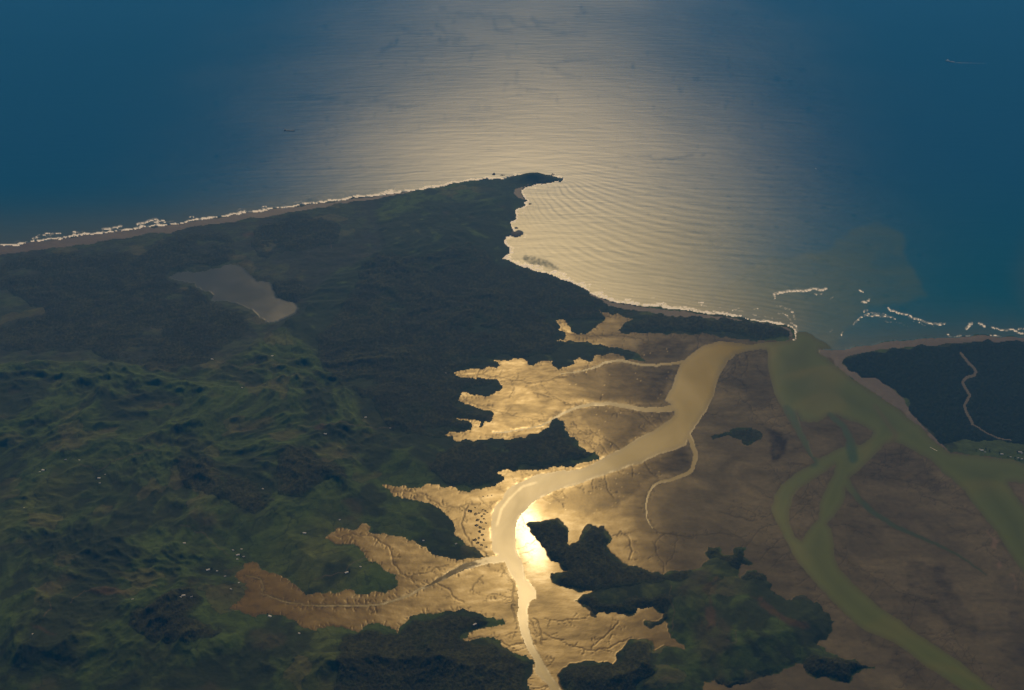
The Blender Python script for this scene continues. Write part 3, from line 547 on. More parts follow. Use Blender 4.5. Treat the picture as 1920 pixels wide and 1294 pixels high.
FO = np.maximum(foam, .9 * blur(foam, 1))

# ------------------------------------------------------------------ materials
def new_mat(name):
    m = bpy.data.materials.new(name); m.use_nodes = True
    n = m.node_tree.nodes; return m, n, m.node_tree.links, n['Principled BSDF']
def attr(n, name):
    a = n.new('ShaderNodeAttribute'); a.attribute_name = name; return a
def noise(n, l, scale, detail=4, rough=.55, vec=None, dist=0.0):
    t = n.new('ShaderNodeTexNoise'); t.inputs['Scale'].default_value = scale; t.inputs['Detail'].default_value = detail
    t.inputs['Roughness'].default_value = rough; t.inputs['Distortion'].default_value = dist
    if vec is not None: l.new(vec, t.inputs['Vector'])
    return t
def coords(n, l, scale=(1, 1, 1), rot=(0, 0, 0)):
    g = n.new('ShaderNodeNewGeometry'); m = n.new('ShaderNodeMapping'); m.vector_type = 'POINT'
    m.inputs['Scale'].default_value = scale; m.inputs['Rotation'].default_value = rot
    l.new(g.outputs['Position'], m.inputs['Vector']); return m.outputs[0]
def mul_col(n, l, a, b_fac, lo, hi):
    mr = n.new('ShaderNodeMapRange'); mr.inputs['From Min'].default_value = .25; mr.inputs['From Max'].default_value = .75
    mr.inputs['To Min'].default_value = lo; mr.inputs['To Max'].default_value = hi; l.new(b_fac, mr.inputs['Value'])
    mx = n.new('ShaderNodeVectorMath'); mx.operation = 'SCALE'; l.new(a, mx.inputs[0]); l.new(mr.outputs[0], mx.inputs['Scale']); return mx.outputs[0]
def bump(n, l, h, strength, dist):
    b = n.new('ShaderNodeBump'); b.inputs['Strength'].default_value = strength; b.inputs['Distance'].default_value = dist
    l.new(h, b.inputs['Height']); return b
def film(m, weight, rough, normal=None, ior=1.34, tint=(1, 1, 1, 1)):
    """water surface over the ground colour: a Beckmann lobe (wave slopes are near Gaussian) weighted by Fresnel and by a sheen map that has glint painted in"""
    n = m.node_tree.nodes; l = m.node_tree.links; p = n['Principled BSDF']; p.inputs['Specular IOR Level'].default_value = 0.0
    g = n.new('ShaderNodeBsdfAnisotropic') if False else n.new('ShaderNodeBsdfGlossy'); g.distribution = 'BECKMANN'; g.inputs['Color'].default_value = tint
    l.new(rough, g.inputs['Roughness'])
    f = n.new('ShaderNodeFresnel'); f.inputs['IOR'].default_value = ior
    if normal is not None: l.new(normal, g.inputs['Normal']); l.new(normal, f.inputs['Normal'])
    mu = n.new('ShaderNodeMath'); mu.operation = 'MULTIPLY'; mu.use_clamp = True
    d1 = n.new('ShaderNodeMath'); d1.operation = 'MULTIPLY_ADD'; l.new(f.outputs[0], d1.inputs[0]); d1.inputs[1].default_value = 4.0; d1.inputs[2].default_value = 1.0      # a rough sea never reaches a mirror's grazing reflectance
    d2 = n.new('ShaderNodeMath'); d2.operation = 'DIVIDE'; l.new(f.outputs[0], d2.inputs[0]); l.new(d1.outputs[0], d2.inputs[1]); l.new(d2.outputs[0], mu.inputs[0])
    if weight is None: mu.inputs[1].default_value = 1.0
    else: l.new(weight, mu.inputs[1])
    mx = n.new('ShaderNodeMixShader'); l.new(mu.outputs[0], mx.inputs[0]); l.new(p.outputs[0], mx.inputs[1]); l.new(g.outputs[0], mx.inputs[2])
    l.new(mx.outputs[0], n['Material Output'].inputs['Surface'])
def ground_mat(name, sc1, lo, hi, spec, bumpd=0, bscale=.02, coat=0.0):
    m, n, l, p = new_mat(name)
    c = attr(n, 'tint'); r = attr(n, 'gloss')
    t = noise(n, l, sc1, 5, .6, coords(n, l))
    l.new(mul_col(n, l, c.outputs['Color'], t.outputs['Fac'], lo, hi), p.inputs['Base Color'])
    l.new(r.outputs['Fac'], p.inputs['Roughness'])
    p.inputs['Specular IOR Level'].default_value = spec
    if bumpd:
        t2 = noise(n, l, bscale, 5, .65, coords(n, l)); b = bump(n, l, t2.outputs['Fac'], 1.0, bumpd); l.new(b.outputs[0], p.inputs['Normal'])
    if coat:
        p.inputs['Coat Weight'].default_value = coat; p.inputs['Coat Roughness'].default_value = .18; p.inputs['Coat IOR'].default_value = 1.33
    return m
m_land = ground_mat('pasture', .016, .72, 1.3, .08, 9, .012)
m_wood = ground_mat('canopy', .03, .6, 1.45, .05, 7, .05)
m_mud = ground_mat('wet_mud', .02, .84, 1.16, .5, .9, .012)
_n = m_mud.node_tree.nodes; _sh = attr(_n, 'sheen')
film(m_mud, _sh.outputs['Fac'], attr(_n, 'gloss').outputs['Fac'], [q for q in _n if q.type == 'BUMP'][0].outputs[0], 1.34, (1, .92, .76, 1))
_l = m_mud.node_tree.links; _mr = _n.new('ShaderNodeMapRange'); _mr.inputs['From Min'].default_value = .3; _mr.inputs['From Max'].default_value = .85; _l.new(_sh.outputs['Fac'], _mr.inputs['Value'])
_mc = _n.new('ShaderNodeMix'); _mc.data_type = 'RGBA'; _mc.inputs['A'].default_value = (1, .88, .62, 1); _mc.inputs['B'].default_value = (1, 1, 1, 1); _l.new(_mr.outputs[0], _mc.inputs['Factor'])  # glint colour put into the film tint: gold, white at high sheen
_l.new(_mc.outputs['Result'], [q for q in _n if q.type in ('BSDF_GLOSSY', 'BSDF_ANISOTROPIC')][0].inputs['Color'])
_n['Principled BSDF'].inputs['Roughness'].default_value = .9
for _l in list(_n['Principled BSDF'].inputs['Roughness'].links): m_mud.node_tree.links.remove(_l)
m_beach = ground_mat('dark_sand', .02, .8, 1.2, .2, .8, .02)
m_road = ground_mat('gravel', .05, .8, 1.2, .1)
m_rock = ground_mat('rock', .08, .6, 1.4, .2, 3, .08)

def water_mat(name, wave, swell_d):
    m, n, l, p = new_mat(name)
    c = attr(n, 'tint'); r = attr(n, 'gloss'); fo = attr(n, 'foam')
    fn = noise(n, l, .045, 4, .7, coords(n, l, (1, .7, 1)))
    ad = n.new('ShaderNodeMath'); ad.operation = 'MULTIPLY_ADD'; l.new(fn.outputs['Fac'], ad.inputs[0]); ad.inputs[1].default_value = 1.4; ad.inputs[2].default_value = -.9
    a2 = n.new('ShaderNodeMath'); a2.operation = 'ADD'; l.new(ad.outputs[0], a2.inputs[0]); l.new(fo.outputs['Fac'], a2.inputs[1])
    a3 = n.new('ShaderNodeMath'); a3.operation = 'MULTIPLY'; a3.use_clamp = True; l.new(a2.outputs[0], a3.inputs[0]); l.new(fo.outputs['Fac'], a3.inputs[1])
    mx = n.new('ShaderNodeMix'); mx.data_type = 'RGBA'; l.new(a3.outputs[0], mx.inputs['Factor']); l.new(c.outputs['Color'], mx.inputs['A']); mx.inputs['B'].default_value = (.62, .60, .58, 1)
    l.new(mx.outputs['Result'], p.inputs['Base Color'])
    p.inputs['Roughness'].default_value = 1.0
    # wind sea: short crests lying across the swell
    t = noise(n, l, .0052, 3, .5, coords(n, l, (.30, 1, 1), (0, 0, R(-9))), .4)
    t2 = noise(n, l, .02, 4, .6, coords(n, l, (.5, 1, 1), (0, 0, R(6))), .2)
    b = bump(n, l, t.outputs['Fac'], 1.0, swell_d); b2 = bump(n, l, t2.outputs['Fac'], 1.0, wave); l.new(b.outputs[0], b2.inputs['Normal'])
    l.new(b2.outputs[0], p.inputs['Normal'])
    film(m, attr(n, 'sheen').outputs['Fac'], r.outputs['Fac'], b2.outputs[0], 1.34)
    return m
m_sea = water_mat('sea_water', .16, 4.8)
m_river = water_mat('estuary_water', .10, .3)
m_lake = water_mat('lake_water', .1, .3)
def plain(name, c, r=.6, spec=.3):
    m, n, l, p = new_mat(name)
    t = noise(n, l, 1.2, 3, .5, coords(n, l))
    rgb = n.new('ShaderNodeRGB'); rgb.outputs[0].default_value = (*c, 1)
    l.new(mul_col(n, l, rgb.outputs[0], t.outputs['Fac'], .85, 1.15), p.inputs['Base Color'])
    p.inputs['Roughness'].default_value = r; p.inputs['Specular IOR Level'].default_value = spec; return m
m_foam = plain('foam', (.72, .70, .68), .7, .3)

# ------------------------------------------------------------------ meshes out of the grid
VERT = np.stack([XX, YY, hgt], -1).reshape(-1, 3)
idx = np.arange(NV * NU).reshape(NV, NU)
QUAD = np.stack([idx[1:, :-1], idx[1:, 1:], idx[:-1, 1:], idx[:-1, :-1]], -1).reshape(-1, 4)
FL = fcls.reshape(-1); FOf = FO.reshape(-1)
def fam(c, r, g):
    f = lambda a: (np.full((NV, NU), float(a)) if not isinstance(a, np.ndarray) else a).reshape(-1)
    return c.reshape(-1, 3), f(r), f(g)
FAM = {'sea': fam(W, WR, SG_), 'river': fam(RV, RR, RW * 1.15), 'lake': fam(LK, .35 + .03 * fbm(hx * 3, hy * 3, 3, 441), 46e-2 + .2 * fbm(hx * 2, hy * 1.2, 3, 440)), 'mud': fam(M, np.clip(MR, .2, .8), np.clip(MS, .005, 1)), 'land': fam(L, .92, 0), 'beach': fam(B, .7, 0), 'road': fam(RDc, .9, 0), 'wood': fam(FW, .95, 0), 'pine': fam(PW, .95, 0), 'rock': fam(RK, .85, 0), 'foam': fam(BC, .7, 0)}
def sheet(name, sel, mat, kind, label=None, cat=None, family='land'):
    BCf, ROf, GLf = FAM[family]
    q = QUAD[sel]
    if len(q) == 0: return None
    used, inv = np.unique(q, return_inverse=True); inv = inv.reshape(-1)
    me = bpy.data.meshes.new(name); nf = len(q)
    me.vertices.add(len(used)); me.vertices.foreach_set('co', VERT[used].astype(np.float32).ravel())
    me.loops.add(nf * 4); me.loops.foreach_set('vertex_index', inv.astype(np.int32))
    me.polygons.add(nf); me.polygons.foreach_set('loop_start', np.arange(0, nf * 4, 4, dtype=np.int32))
    me.update(calc_edges=True)
    a = me.attributes.new('tint', 'FLOAT_COLOR', 'POINT'); a.data.foreach_set('color', np.c_[BCf[used], np.ones(len(used))].astype(np.float32).ravel())
    a = me.attributes.new('gloss', 'FLOAT', 'POINT'); a.data.foreach_set('value', ROf[used].astype(np.float32))
    a = me.attributes.new('sheen', 'FLOAT', 'POINT'); a.data.foreach_set('value', GLf[used].astype(np.float32))
    a = me.attributes.new('foam', 'FLOAT', 'POINT'); a.data.foreach_set('value', FOf[used].astype(np.float32))
    me.polygons.foreach_set('use_smooth', np.ones(nf, bool)); me.materials.append(mat); me.update()
    o = bpy.data.objects.new(name, me); col.objects.link(o)
    if kind: o['kind'] = kind
    if label: o['label'] = label
    if cat: o['category'] = cat
    return o
sheet('sea', FL == C_SEA, m_sea, 'structure', 'blue sea with a broad golden band of sun glitter', 'sea', family='sea')
sheet('river', FL == C_RIV, m_river, 'structure', 'silty green tidal channels winding between the mudflats', 'river', family='river')
sheet('lake', FL == C_LAKE, m_lake, 'structure', 'grey forked lake among the dark dune forest', 'lake', family='lake')
sheet('mudflat', FL == C_MUD, m_mud, 'structure', 'golden brown tidal mudflats cut by branching creeks', 'mudflat', family='mud')
sheet('hills', FL == C_LAND, m_land, 'structure', 'dark green hill country with folded ridges', 'hills', family='land')
sheet('beach', FL == C_BEACH, m_beach, 'structure', 'dark sand beach along the open coast', 'beach', family='beach')
sheet('road', FL == C_ROAD, m_road, 'structure', 'pale winding forest road through the dark pines', 'road', family='road')
sheet('surf', FL == C_FOAM, m_foam, 'stuff', 'white surf breaking along the shore and the river bar', 'surf', family='foam')
sheet('mangrove_thicket', FL == C_MANG, m_wood, 'stuff', 'dark mangrove thicket alone on the open mudflat', 'mangroves', family='wood')
o = sheet('islet', FL == C_ISLET, m_rock, None, 'dark rocky islet just off the ragged shore of the bay', 'islet', family='rock')
WL = ['dark pine plantation on the right hand sand spit', 'low dark scrub along the narrow spit by the river mouth', 'dark forest around the grey lake behind the long beach', 'dark forest block between long beach and green clearing', 'small dark forest block right of the grey lake', 'wide dark forest in the middle, reaching to the bay', 'long dark forest slanting down a ridge among green hills', 'dark wedge of forest on the hillside left of the mud arms', 'dark forked forest in the valley at lower left', 'dark forest below the long mudflat, left of the narrow river', 'forested land between the two upper left mud arms', 'dark forest on the point inside the bright river bend', 'rounded dark forest cove at the bottom beside the golden mudflat', 'dark forest fringe above the small mud creek on the peninsula', 'dark twin-eared forest point jutting into the right mudflats', 'round dark wooded knoll on the edge of the right mudflats', 'dark forest along the southern shore of the pointed peninsula']
for k, (n_, p_) in enumerate(WOODS):
    sheet(n_, FL == C_WOOD + k, m_wood, 'stuff', WL[k], 'forest', family='pine' if k == 0 else 'wood')

# ------------------------------------------------------------------ height lookup for things standing on the ground
def at(u, v):
    j = int(np.clip(np.searchsorted(VA, v), 1, NV - 1)); i = int(np.clip(np.searchsorted(UA, u), 1, NU - 1))
    h = float(np.mean(hgt[j - 1:j + 1, i - 1:i + 1]))
    # walk towards the camera until the raised ground lies on the sight line of the map point
    x, y = ground(u, v, h); x, y = float(x), float(y)
    for _ in range(4):
        zc_ = y * CP + ALT * SP; u2 = 960 + F * x / zc_; v2 = 647 - F * (y * SP - ALT * CP) / zc_
        j = int(np.clip(np.searchsorted(VA, v2), 1, NV - 1)); i = int(np.clip(np.searchsorted(UA, u2), 1, NU - 1))
        h = float(hgt[j - 1:j + 1, i - 1:i + 1].min()); x, y = ground(u, v, h); x, y = float(x), float(y)
    return x, y, h
def tag(o, label=None, cat=None, group=None, kind=None):
    for k, v in (('label', label), ('category', cat), ('group', group), ('kind', kind)):
        if v: o[k] = v
    return o
def mesh_obj(name, verts, faces, mat, parent=None, smooth=False):
    me = bpy.data.meshes.new(name); me.from_pydata([tuple(v) for v in verts], [], faces); me.materials.append(mat)
    if smooth: me.polygons.foreach_set('use_smooth', [True] * len(me.polygons))
    me.update(); o = bpy.data.objects.new(name, me); col.objects.link(o); o.parent = parent; return o
def box(x0, x1, y0, y1, z0, z1):
    return [(x0,y0,z0),(x1,y0,z0),(x1,y1,z0),(x0,y1,z0),(x0,y0,z1),(x1,y0,z1),(x1,y1,z1),(x0,y1,z1)], [(3,2,1,0),(4,5,6,7),(0,1,5,4),(1,2,6,5),(2,3,7,6),(3,0,4,7)]
def join(parts):
    V, Fc = [], []
    for v, f in parts:
        o_ = len(V); V += v; Fc += [tuple(i + o_ for i in q) for q in f]
    return V, Fc
def empty(name, loc, rz=0.0):
    o = bpy.data.objects.new(name, None); o.empty_display_size = 5; col.objects.link(o); o.location = loc; o.rotation_euler.z = rz; return o
def copy_tree(o, parent=None):
    c = o.copy(); col.objects.link(c)
    if parent: c.parent = parent
    for ch in o.children: copy_tree(ch, c)
    return c

# ------------------------------------------------------------------ ships and boats
m_hull = plain('dark_hull', (.035, .038, .045)); m_white = plain('white_paint', (.74, .74, .72), .4); m_deck = plain('grey_deck', (.20, .17, .15)); m_glass = plain('dark_glass', (.02, .03, .04), .15, .5); m_buff = plain('buff_paint', (.42, .36, .28))
def hull(L, Bm, D, sheer=.0, dr=2.0, n=14):
    """bow towards +x; flared ends, raised bow"""
    V, Fc = [], []
    for i in range(n + 1):
        t = i / n; x = (t - .5) * L
        wd = Bm / 2 * (min(1, (1 - t) * 4.2) ** .6 if t > .76 else 1) * (.82 + .18 * min(1, t * 8))
        wd = max(wd, .15); z = D + sheer * max(0, t - .6) ** 2 * 6
        V += [(x - (.03 * L if t == 1 else 0), -wd * .8, -dr), (x, -wd, z), (x, wd, z), (x - (.03 * L if t == 1 else 0), wd * .8, -dr)]
    for i in range(n):
        a = i * 4; b = a + 4
        Fc += [(a, b, b + 1, a + 1), (a + 1, b + 1, b + 2, a + 2), (a + 2, b + 2, b + 3, a + 3), (a + 3, b + 3, b, a)]
    Fc += [(0, 1, 2, 3), (n * 4 + 3, n * 4 + 2, n * 4 + 1, n * 4)]
    return V, Fc
def heading(u0, v0, u1, v1):
    x0, y0 = ground(u0, v0); x1, y1 = ground(u1, v1); return math.atan2(float(y1 - y0), float(x1 - x0))
# white offshore ship, heading left, house forward
x, y = ground(1781, 116); rz = heading(1793, 118, 1774, 115)
s = tag(empty('ship', (float(x), float(y), 0), rz), 'small pale ship with forward deckhouse, trailing a thin wake', 'ship')
Ls = 190
mesh_obj('hull', *hull(Ls, 30, 9, 9), m_buff, s)
mesh_obj('deck', *box(-Ls*.42, Ls*.22, -12, 12, 9.02, 10.2), m_deck, s)
sup = mesh_obj('deckhouse', *join([box(Ls*.14, Ls*.36, -13, 13, 9.1, 20), box(Ls*.17, Ls*.34, -11.5, 11.5, 20, 28), box(Ls*.20, Ls*.33, -14, 14, 28, 33)]), m_white, s)
mesh_obj('bridge_window', *box(Ls*.325, Ls*.333, -12, 12, 29.6, 32), m_glass, sup)
mesh_obj('funnel', *join([box(Ls*.08, Ls*.12, -8, -4, 9.1, 24), box(Ls*.08, Ls*.12, 4, 8, 9.1, 24)]), m_white, s)
mesh_obj('mast', *join([box(Ls*.26, Ls*.27, -.8, .8, 33, 48), box(Ls*.255, Ls*.275, -5, 5, 41, 42)]), m_white, s)
cr = mesh_obj('crane', *join([box(-Ls*.12, -Ls*.09, 8, 12, 10.2, 24), box(-Ls*.36, -Ls*.09, 9, 11, 24, 26)]), m_white, s)
mesh_obj('bulwark', *join([box(-Ls*.47, Ls*.2, -14.2, -13.4, 9, 12.5), box(-Ls*.47, Ls*.2, 13.4, 14.2, 9, 12.5)]), m_white, s)
# dark low freighter lying broadside
x, y = ground(543, 245.5); rz = heading(533, 245, 553, 246)
s = tag(empty('ship', (float(x), float(y), 0), rz), 'long low dark ship lying broadside on the blue sea', 'ship')
Ls = 200
mesh_obj('hull', *hull(Ls, 30, 10, 6), m_hull, s)
mesh_obj('deck', *box(-Ls*.30, Ls*.36, -11, 11, 10.05, 11), m_hull, s)
for k in range(5): mesh_obj('hatch', *box(Ls*(-.26 + k*.12), Ls*(-.17 + k*.12), -9, 9, 11.02, 14), m_hull, s)
sup = mesh_obj('deckhouse', *join([box(-Ls*.44, -Ls*.34, -13, 13, 10.1, 20), box(-Ls*.43, -Ls*.36, -12, 12, 20, 26)]), m_hull, s)
mesh_obj('bridge_window', *box(-Ls*.359, -Ls*.355, -11, 11, 22.5, 25), m_glass, sup)
mesh_obj('funnel', *box(-Ls*.45, -Ls*.42, -4, 4, 20.1, 31), m_hull, s)
# launches
def launch(u, v, uh, vh, Lb, label):
    x, y = ground(u, v); s = tag(empty('motorboat', (float(x), float(y), 0), heading(u, v, uh, vh)), label, 'boat', 'small boats on the water')
    mesh_obj('hull', *hull(Lb, Lb*.3, Lb*.09, Lb*.05, .6, 8), m_white, s)
    cb = mesh_obj('cabin', *join([box(-Lb*.15, Lb*.16, -Lb*.1, Lb*.1, Lb*.09+.05, Lb*.2), box(-Lb*.12, Lb*.1, -Lb*.085, Lb*.085, Lb*.2, Lb*.25)]), m_white, s)
    mesh_obj('windscreen', *box(Lb*.161, Lb*.168, -Lb*.09, Lb*.09, Lb*.13, Lb*.19), m_glass, cb); return s
launch(1756, 845.2, 1760, 847, 16, 'white motorboat speeding down the right channel beside the sand spit')
launch(1529.5, 316.5, 1526, 315, 26, 'tiny white boat alone on the open sea beyond the bay')
# wakes: long low strips of foam, ragged
def wake(u0, v0, u1, v1, w0, w1, label, arms=1, seed=1):
    r = random.Random(seed); x0, y0 = map(float, ground(u0, v0)); x1, y1 = map(float, ground(u1, v1))
    dx, dy = x1 - x0, y1 - y0; Lw = math.hypot(dx, dy); nx, ny = -dy / Lw, dx / Lw; V, Fc = [], []; n = 60
    for side in ((-1, 1) if arms == 2 else (0,)):
        for i in range(n):
            t = i / n; t2 = (i + r.uniform(.35, .95)) / n
            if r.random() < t * .6: continue
            off = side * (w0 + t * w1 * 2.2); wd = (w0 * (1 - t) + w1 * t) * r.uniform(.4, 1.1) * .5
            b = len(V)
            for tt, sgn in ((t, -1), (t, 1), (t2, 1), (t2, -1)):
                V.append((x0 + dx * tt + nx * (off + sgn * wd), y0 + dy * tt + ny * (off + sgn * wd), .9))
            V += [(p[0], p[1], -1.0) for p in V[b:b + 4]]
            Fc += [(b, b+1, b+2, b+3), (b, b+4, b+5, b+1), (b+1, b+5, b+6, b+2), (b+2, b+6, b+7, b+3), (b+3, b+7, b+4, b)]
    o = mesh_obj('wake', V, Fc, m_foam); tag(o, label, 'wake', None, 'stuff')
wake(1792, 117.8, 1850, 119, 6, 4, 'thin foam wake trailing behind the pale ship', 2, 3)
wake(1754, 844, 1744, 839, 8, 6, 'bright wake behind the motorboat in the channel', 1, 4)

# ------------------------------------------------------------------ houses and sheds
m_wall = plain('weatherboard', (.55, .53, .48), .7); m_iron = plain('white_iron_roof', (.58, .58, .57), .45, .4); m_grey = plain('grey_iron_roof', (.38, .38, .38), .4, .5); m_brick = plain('brick', (.25, .12, .08), .8)
def house(Lh, Wh, H, roofmat, chimney, name):
    e = empty(name, (0, 0, 0))
    mesh_obj('wall', [(-Lh/2,-Wh/2,-3),(Lh/2,-Wh/2,-3),(Lh/2,Wh/2,-3),(-Lh/2,Wh/2,-3),(-Lh/2,-Wh/2,H),(Lh/2,-Wh/2,H),(Lh/2,Wh/2,H),(-Lh/2,Wh/2,H),(-Lh/2,0,H+Wh*.26),(Lh/2,0,H+Wh*.26)],
      [(0,1,5,4),(2,3,7,6),(1,2,6,9,5),(3,0,4,8,7),(3,2,1,0)], m_wall, e)
    a, b, t, rr = Lh/2 + .6, Wh/2 + .6, .25, Wh*.28
    rf = mesh_obj('roof', [(-a,-b,H-.2),(a,-b,H-.2),(a,0,H+rr),(-a,0,H+rr),(-a,b,H-.2),(a,b,H-.2),(-a,-b,H-.2+t),(a,-b,H-.2+t),(a,0,H+rr+t),(-a,0,H+rr+t),(-a,b,H-.2+t),(a,b,H-.2+t)],
      [(3,2,1,0),(2,3,4,5),(6,7,8,9),(9,8,11,10),(0,1,7,6),(5,4,10,11),(0,6,9,3),(3,9,10,4),(1,2,8,7),(2,5,11,8)], roofmat, e)
    mesh_obj('door', *box(-.5, .5, -Wh/2-.06, -Wh/2-.01, 0, 2.1), m_deck, e)
    for k in (-.32, .32): mesh_obj('window', *box(Lh*k-.9, Lh*k+.9, -Wh/2-.05, -Wh/2-.01, .9, 2.2), m_glass, e)
    if chimney: mesh_obj('chimney', *box(Lh*.2, Lh*.2+1, -.5, .5, H+rr*.6, H+rr+1.6), m_brick, rf)
    return e
GRP = 'farm buildings scattered over the land'
proto = {'h': house(15, 9, 3.0, m_iron, True, 'farmhouse'), 's': house(24, 12, 4.0, m_iron, False, 'shed'), 'g': house(17, 10, 3.2, m_grey, True, 'farmhouse')}
used_p = set()
BLD = [
 (81,882,'s','large white shed, brighter of the two in the far left hill valley'),(75,885,'h','white farmhouse just left of the bright shed in the far left valley'),
 (186,897,'s','bright white shed above a smaller house on the left green hills'),(187,906,'h','small white house directly below the bright shed on the left hills'),(198,890,'g','grey roofed house up to the right of the bright left hills shed'),
 (398,674,'s','white shed on the green strip below the dark lake forest'),(454,727,'h','lone white house on green ridges below the dune forest'),(123,862,'g','grey roofed farmhouse on the track across the far left hills'),(149,863,'h','white farmhouse at the right end of the far left hill track'),
 (46,953,'h','lone white house near the left edge above the green folds'),(510,668,'s','lone pale shed on dark hills below the right end of the lake'),(610,814,'s','bright white shed beside the small red earth clearing'),
 (685,783,'s','white shed on the bright green strip in the middle hills'),(732,803,'g','grey roofed house at the dark forest edge right of the green strip'),(836,700,'h','tiny white house left of the uppermost pointed mud finger'),(493,917,'h','lone white house between two dark hill forests'),
 (345,1019,'s','white shed on green hillside up left of the curved mud bay'),(390,1069,'s','bright white shed left of the curved mud bay end'),(407,1071,'h','white house just right of the bright shed near the mud bay end'),(422,1081,'g','grey roofed house between the bright shed and the mud bay'),
 (448,1093,'h','white house on the small point in the end of the mud bay'),(433,1105,'g','grey roofed house below the small point at the mud bay end'),(446,1041,'s','white shed in the hamlet above the mud bay end, uppermost but one'),(445,1049,'h','white house nearest the mud bay in the hamlet above it'),
 (453,1030,'h','uppermost white house of the hamlet above the mud bay end'),(437,1032,'g','leftmost grey roofed house of the hamlet above the mud bay end'),(457,1044,'g','rightmost grey roofed house of the hamlet above the mud bay end'),
 (339,1120,'h','left house of three beside the forked valley forest'),(344,1117,'s','white shed, middle of three buildings beside the forked valley forest'),(359,1119,'g','grey roofed house, right of three beside the forked valley forest'),
 (249,1124,'g','grey roofed house at the end of the red earth track'),(62,1189,'h','lone white house at the tip of the red bank, bottom left'),(571,1000,'s','white shed up left of the pointed mud arm'),(637,975,'h','white house above the horned tip of the pointed mud arm'),
 (794,1014,'h','white house on the wooded ridge between two mud arms'),(855,1020,'g','grey roofed house on the wooded ridge near the bright river bend'),(650,1074,'s','white shed on the dark peninsula inside the curved mud arm'),(676,1063,'h','white house up right of the shed on the dark peninsula'),
 (506,1156,'s','bright white shed on the southern shore of the curved mudflat'),(561,1188,'h','white house inland below the southern shore of the curved mudflat'),(890,1171,'s','bright white shed on the dark tongue left of the narrow river'),
 (1837,843,'h','upper left house of the settlement below the pine forest'),(1841,845,'s','white shed among the left houses below the pine forest'),(1847,848,'g','grey roofed lower right house of the left cluster below the pines'),
 (1878,852,'s','lone white shed by the channel between the two settlement clusters'),(1895,857,'h','small white house on the channel bank right of the lone shed'),(1912,848,'s','large white shed near the right edge below the pines'),(1916,850,'g','grey roofed house behind the large shed at the right edge'),(1909,859,'h','lower left white house in the right edge cluster'),(1916,861,'g','grey roofed house lowest in the right edge cluster')]
rr = random.Random(3)
for (u, v, k, lab) in BLD:
    p = at(u, v); o = proto[k] if k not in used_p else copy_tree(proto[k]); used_p.add(k)
    o.location = p; o.rotation_euler.z = rr.uniform(-.6, .6); o.scale = (1.15,) * 3 if k == 's' else (1.0,) * 3; tag(o, lab, 'shed' if k == 's' else 'house', GRP)

# ------------------------------------------------------------------ mangrove clumps standing on the wet flat, shelter trees, sea rocks
m_leaf = plain('mangrove_leaf', (.030, .034, .016), .8, .1); m_trunk = plain('bark', (.09, .07, .05), .9, .1); m_dark = plain('tree_leaf', (.020, .032, .014), .85, .1)
def ico(sub=1):
    bm = bmesh.new(); bmesh.ops.create_icosphere(bm, subdivisions=sub, radius=1); v = [tuple(q.co) for q in bm.verts]; f = [tuple(w_.index for w_ in q.verts) for q in bm.faces]; bm.free(); return v, f
IC = ico(1)
def crown(n, rx, ry, z0, z1, rs_, r):
    P = []
    for _ in range(n):
        a = r.uniform(0, 6.283); d = math.sqrt(r.random()); cx, cy = rx * d * math.cos(a), ry * d * math.sin(a); cz = r.uniform(z0, z1) * (1.05 - .4 * d); s_ = rs_ * r.uniform(.6, 1.25)
        P.append(([(cx + q[0] * s_ * r.uniform(.75, 1.2), cy + q[1] * s_ * r.uniform(.75, 1.2), cz + q[2] * s_ * .7 * r.uniform(.7, 1.2)) for q in IC[0]], IC[1]))
    return join(P)
def trunk(h, r0, x=0, y=0):
    V = []; Fc = []
    for k, (z, q) in enumerate(((-2, r0 * 1.3), (h * .5, r0), (h, r0 * .5))):
        for i in range(6): V.append((x + q * math.cos(i * 1.047), y + q * math.sin(i * 1.047), z))
    for k in range(2):
        for i in range(6): a = k * 6 + i; b = k * 6 + (i + 1) % 6; Fc.append((a, b, b + 6, a + 6))
    return V, Fc
r_ = random.Random(9); MC = []
for k in range(4):
    e = empty('mangrove_clump', (0, 0, 0)); mesh_obj('crown', *crown(26, 15, 21, 2.2, 4.5, 3.6, r_), m_leaf, e)
    mesh_obj('trunk', *join([trunk(3.5, .5, r_.uniform(-9, 9), r_.uniform(-12, 12)) for _ in range(7)]), m_trunk, e); MC.append(e)
spots = [(881,958,1.2,0),(892,964,.9,0),(899,962,.6,0),(905,956,.5,0),(910,958,.6,0),(908,964,.6,0),(914,961,.45,0),(903,968,.7,0),(895,975,1.0,1),(902,979,.8,1),(908,973,.6,1),(911,981,.55,1),(893,985,.9,2),(900,989,.8,2),(906,992,.7,2),(899,997,.9,2),(904,1003,.8,3),(898,1009,.7,3),(907,1012,.7,3),(890,1012,1.0,3),(896,1018,.9,3),(903,1022,.7,3),(911,1026,.7,3),(906,931,.4,4),(914,930,.4,4),(922,929,.35,4),(891,952,.5,4)]
LBL = {0: 'dark mangrove clump in the upper cluster beside the bright river bend', 1: 'dark mangrove clump in the middle cluster beside the bright river bend', 2: 'dark mangrove clump in the lower cluster beside the bright river bend', 3: 'dark mangrove clump in the trail down to the tributary mouth', 4: 'small dark mangrove clump standing apart above the main cluster'}
for k, (u, v, s_, g) in enumerate(spots):
    b = MC[k % 4]; o = b if k < 4 else copy_tree(b); o.location = at(u, v); o.rotation_euler.z = rr.uniform(0, 6.28); o.scale = (s_, s_, s_)
    tag(o, LBL[g], 'mangrove', 'mangrove clumps on the golden mudflat')
TP = []
for k in range(3):
    e = empty('tree', (0, 0, 0)); mesh_obj('crown', *crown(18, 5.5, 5.5, 7, 15, 2.8, r_), m_dark, e); mesh_obj('trunk', *trunk(9, .6), m_trunk, e); TP.append(e)
k = 0
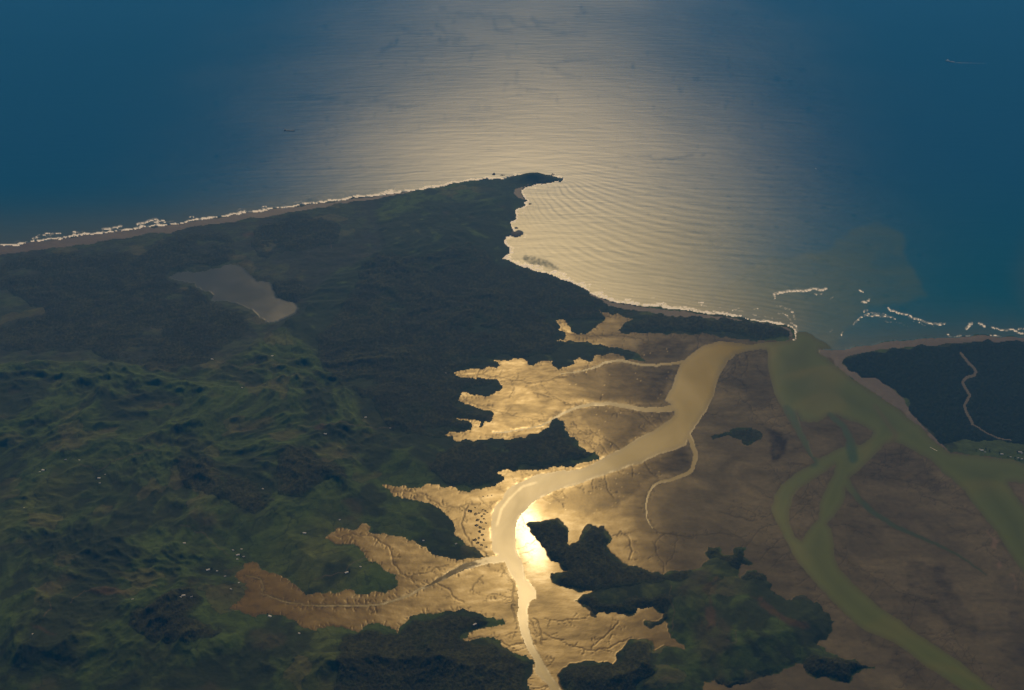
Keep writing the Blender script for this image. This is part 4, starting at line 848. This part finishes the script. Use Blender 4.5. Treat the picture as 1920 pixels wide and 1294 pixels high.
for (u, v, ty, lab) in [b for b in BLD if b[0] > 1800 or b[0] in (81,186,390,446,339,506,571,650,610,890)]:
    for q in range(1):
        uu, vv = u + rr.uniform(4, 9) * rr.choice((-1, 1)), v + rr.uniform(-4, 2)
        if lnd[int(np.searchsorted(VA, vv)), int(np.searchsorted(UA, uu))] == False: continue
        b = TP[k % 3]; o = b if k < 3 else copy_tree(b); o.location = at(uu, vv); o.rotation_euler.z = rr.uniform(0, 6.28); sc_ = rr.uniform(.7, 1.3); o.scale = (sc_,) * 3
        tag(o, ('dark tree by the ' if len(lab.split()) <= 12 else 'tree by ') + lab, 'tree', 'shelter trees beside the farm buildings'); k += 1
# rocks off the headland
def rock(u, v, rx, ry, h, label, seed):
    r = random.Random(seed); bm = bmesh.new(); bmesh.ops.create_icosphere(bm, subdivisions=3, radius=1)
    for q in bm.verts:
        c = q.co; n_ = 1 + .28 * math.sin(3.1 * c.x + seed) * math.cos(4.3 * c.y - seed) + r.uniform(-.12, .12)
        q.co = (c.x * rx * n_, c.y * ry * n_, max(c.z, -.3) * h * n_ * (1 + .3 * math.sin(5 * c.x + seed)))
    me = bpy.data.meshes.new('sea_rock'); bm.to_mesh(me); bm.free(); me.materials.append(m_rk); o = bpy.data.objects.new('sea_rock', me); col.objects.link(o)
    x, y = ground(u, v); o.location = (float(x), float(y), 0); tag(o, label, 'rock', 'rocks off the headland and bay shore')
m_rk = plain('sea_rock', (.035, .034, .03), .8, .2)
rock(926, 327, 26, 34, 17, 'largest dark sea rock, off the beach left of the headland', 1)
rock(942, 328.5, 34, 18, 5, 'low flat reef rock between the large sea rock and headland', 2)
rock(1037, 327, 24, 20, 9, 'dark rock at the far right corner of the headland', 3)
rock(994, 382.5, 20, 26, 8, 'small dark rock in the bay below the sandy cove', 4)
rock(968, 427.5, 24, 26, 8, 'small dark rock just above the rounded islet', 5)
rock(985, 375.5, 22, 20, 9, 'dark rock on the shore between the sandy cove and the small bay', 6)

# ------------------------------------------------------------------ haze
bm = bmesh.new(); bmesh.ops.create_cube(bm, size=1)
for q in bm.verts: q.co = (q.co.x * 150000, 40000 + q.co.y * 110000, -6 + (q.co.z + .5) * 6356)
me = bpy.data.meshes.new('haze'); bm.to_mesh(me); bm.free(); hz = bpy.data.objects.new('haze', me); col.objects.link(hz)
m = bpy.data.materials.new('haze'); m.use_nodes = True; n = m.node_tree.nodes; n.remove(n['Principled BSDF'])
pv = n.new('ShaderNodeVolumePrincipled'); pv.inputs['Density'].default_value = HAZE_DENSITY; pv.inputs['Color'].default_value = (*HAZE_COLOR, 1); pv.inputs['Anisotropy'].default_value = .25
m.node_tree.links.new(pv.outputs[0], n['Material Output'].inputs['Volume']); me.materials.append(m); hz['kind'] = 'stuff'
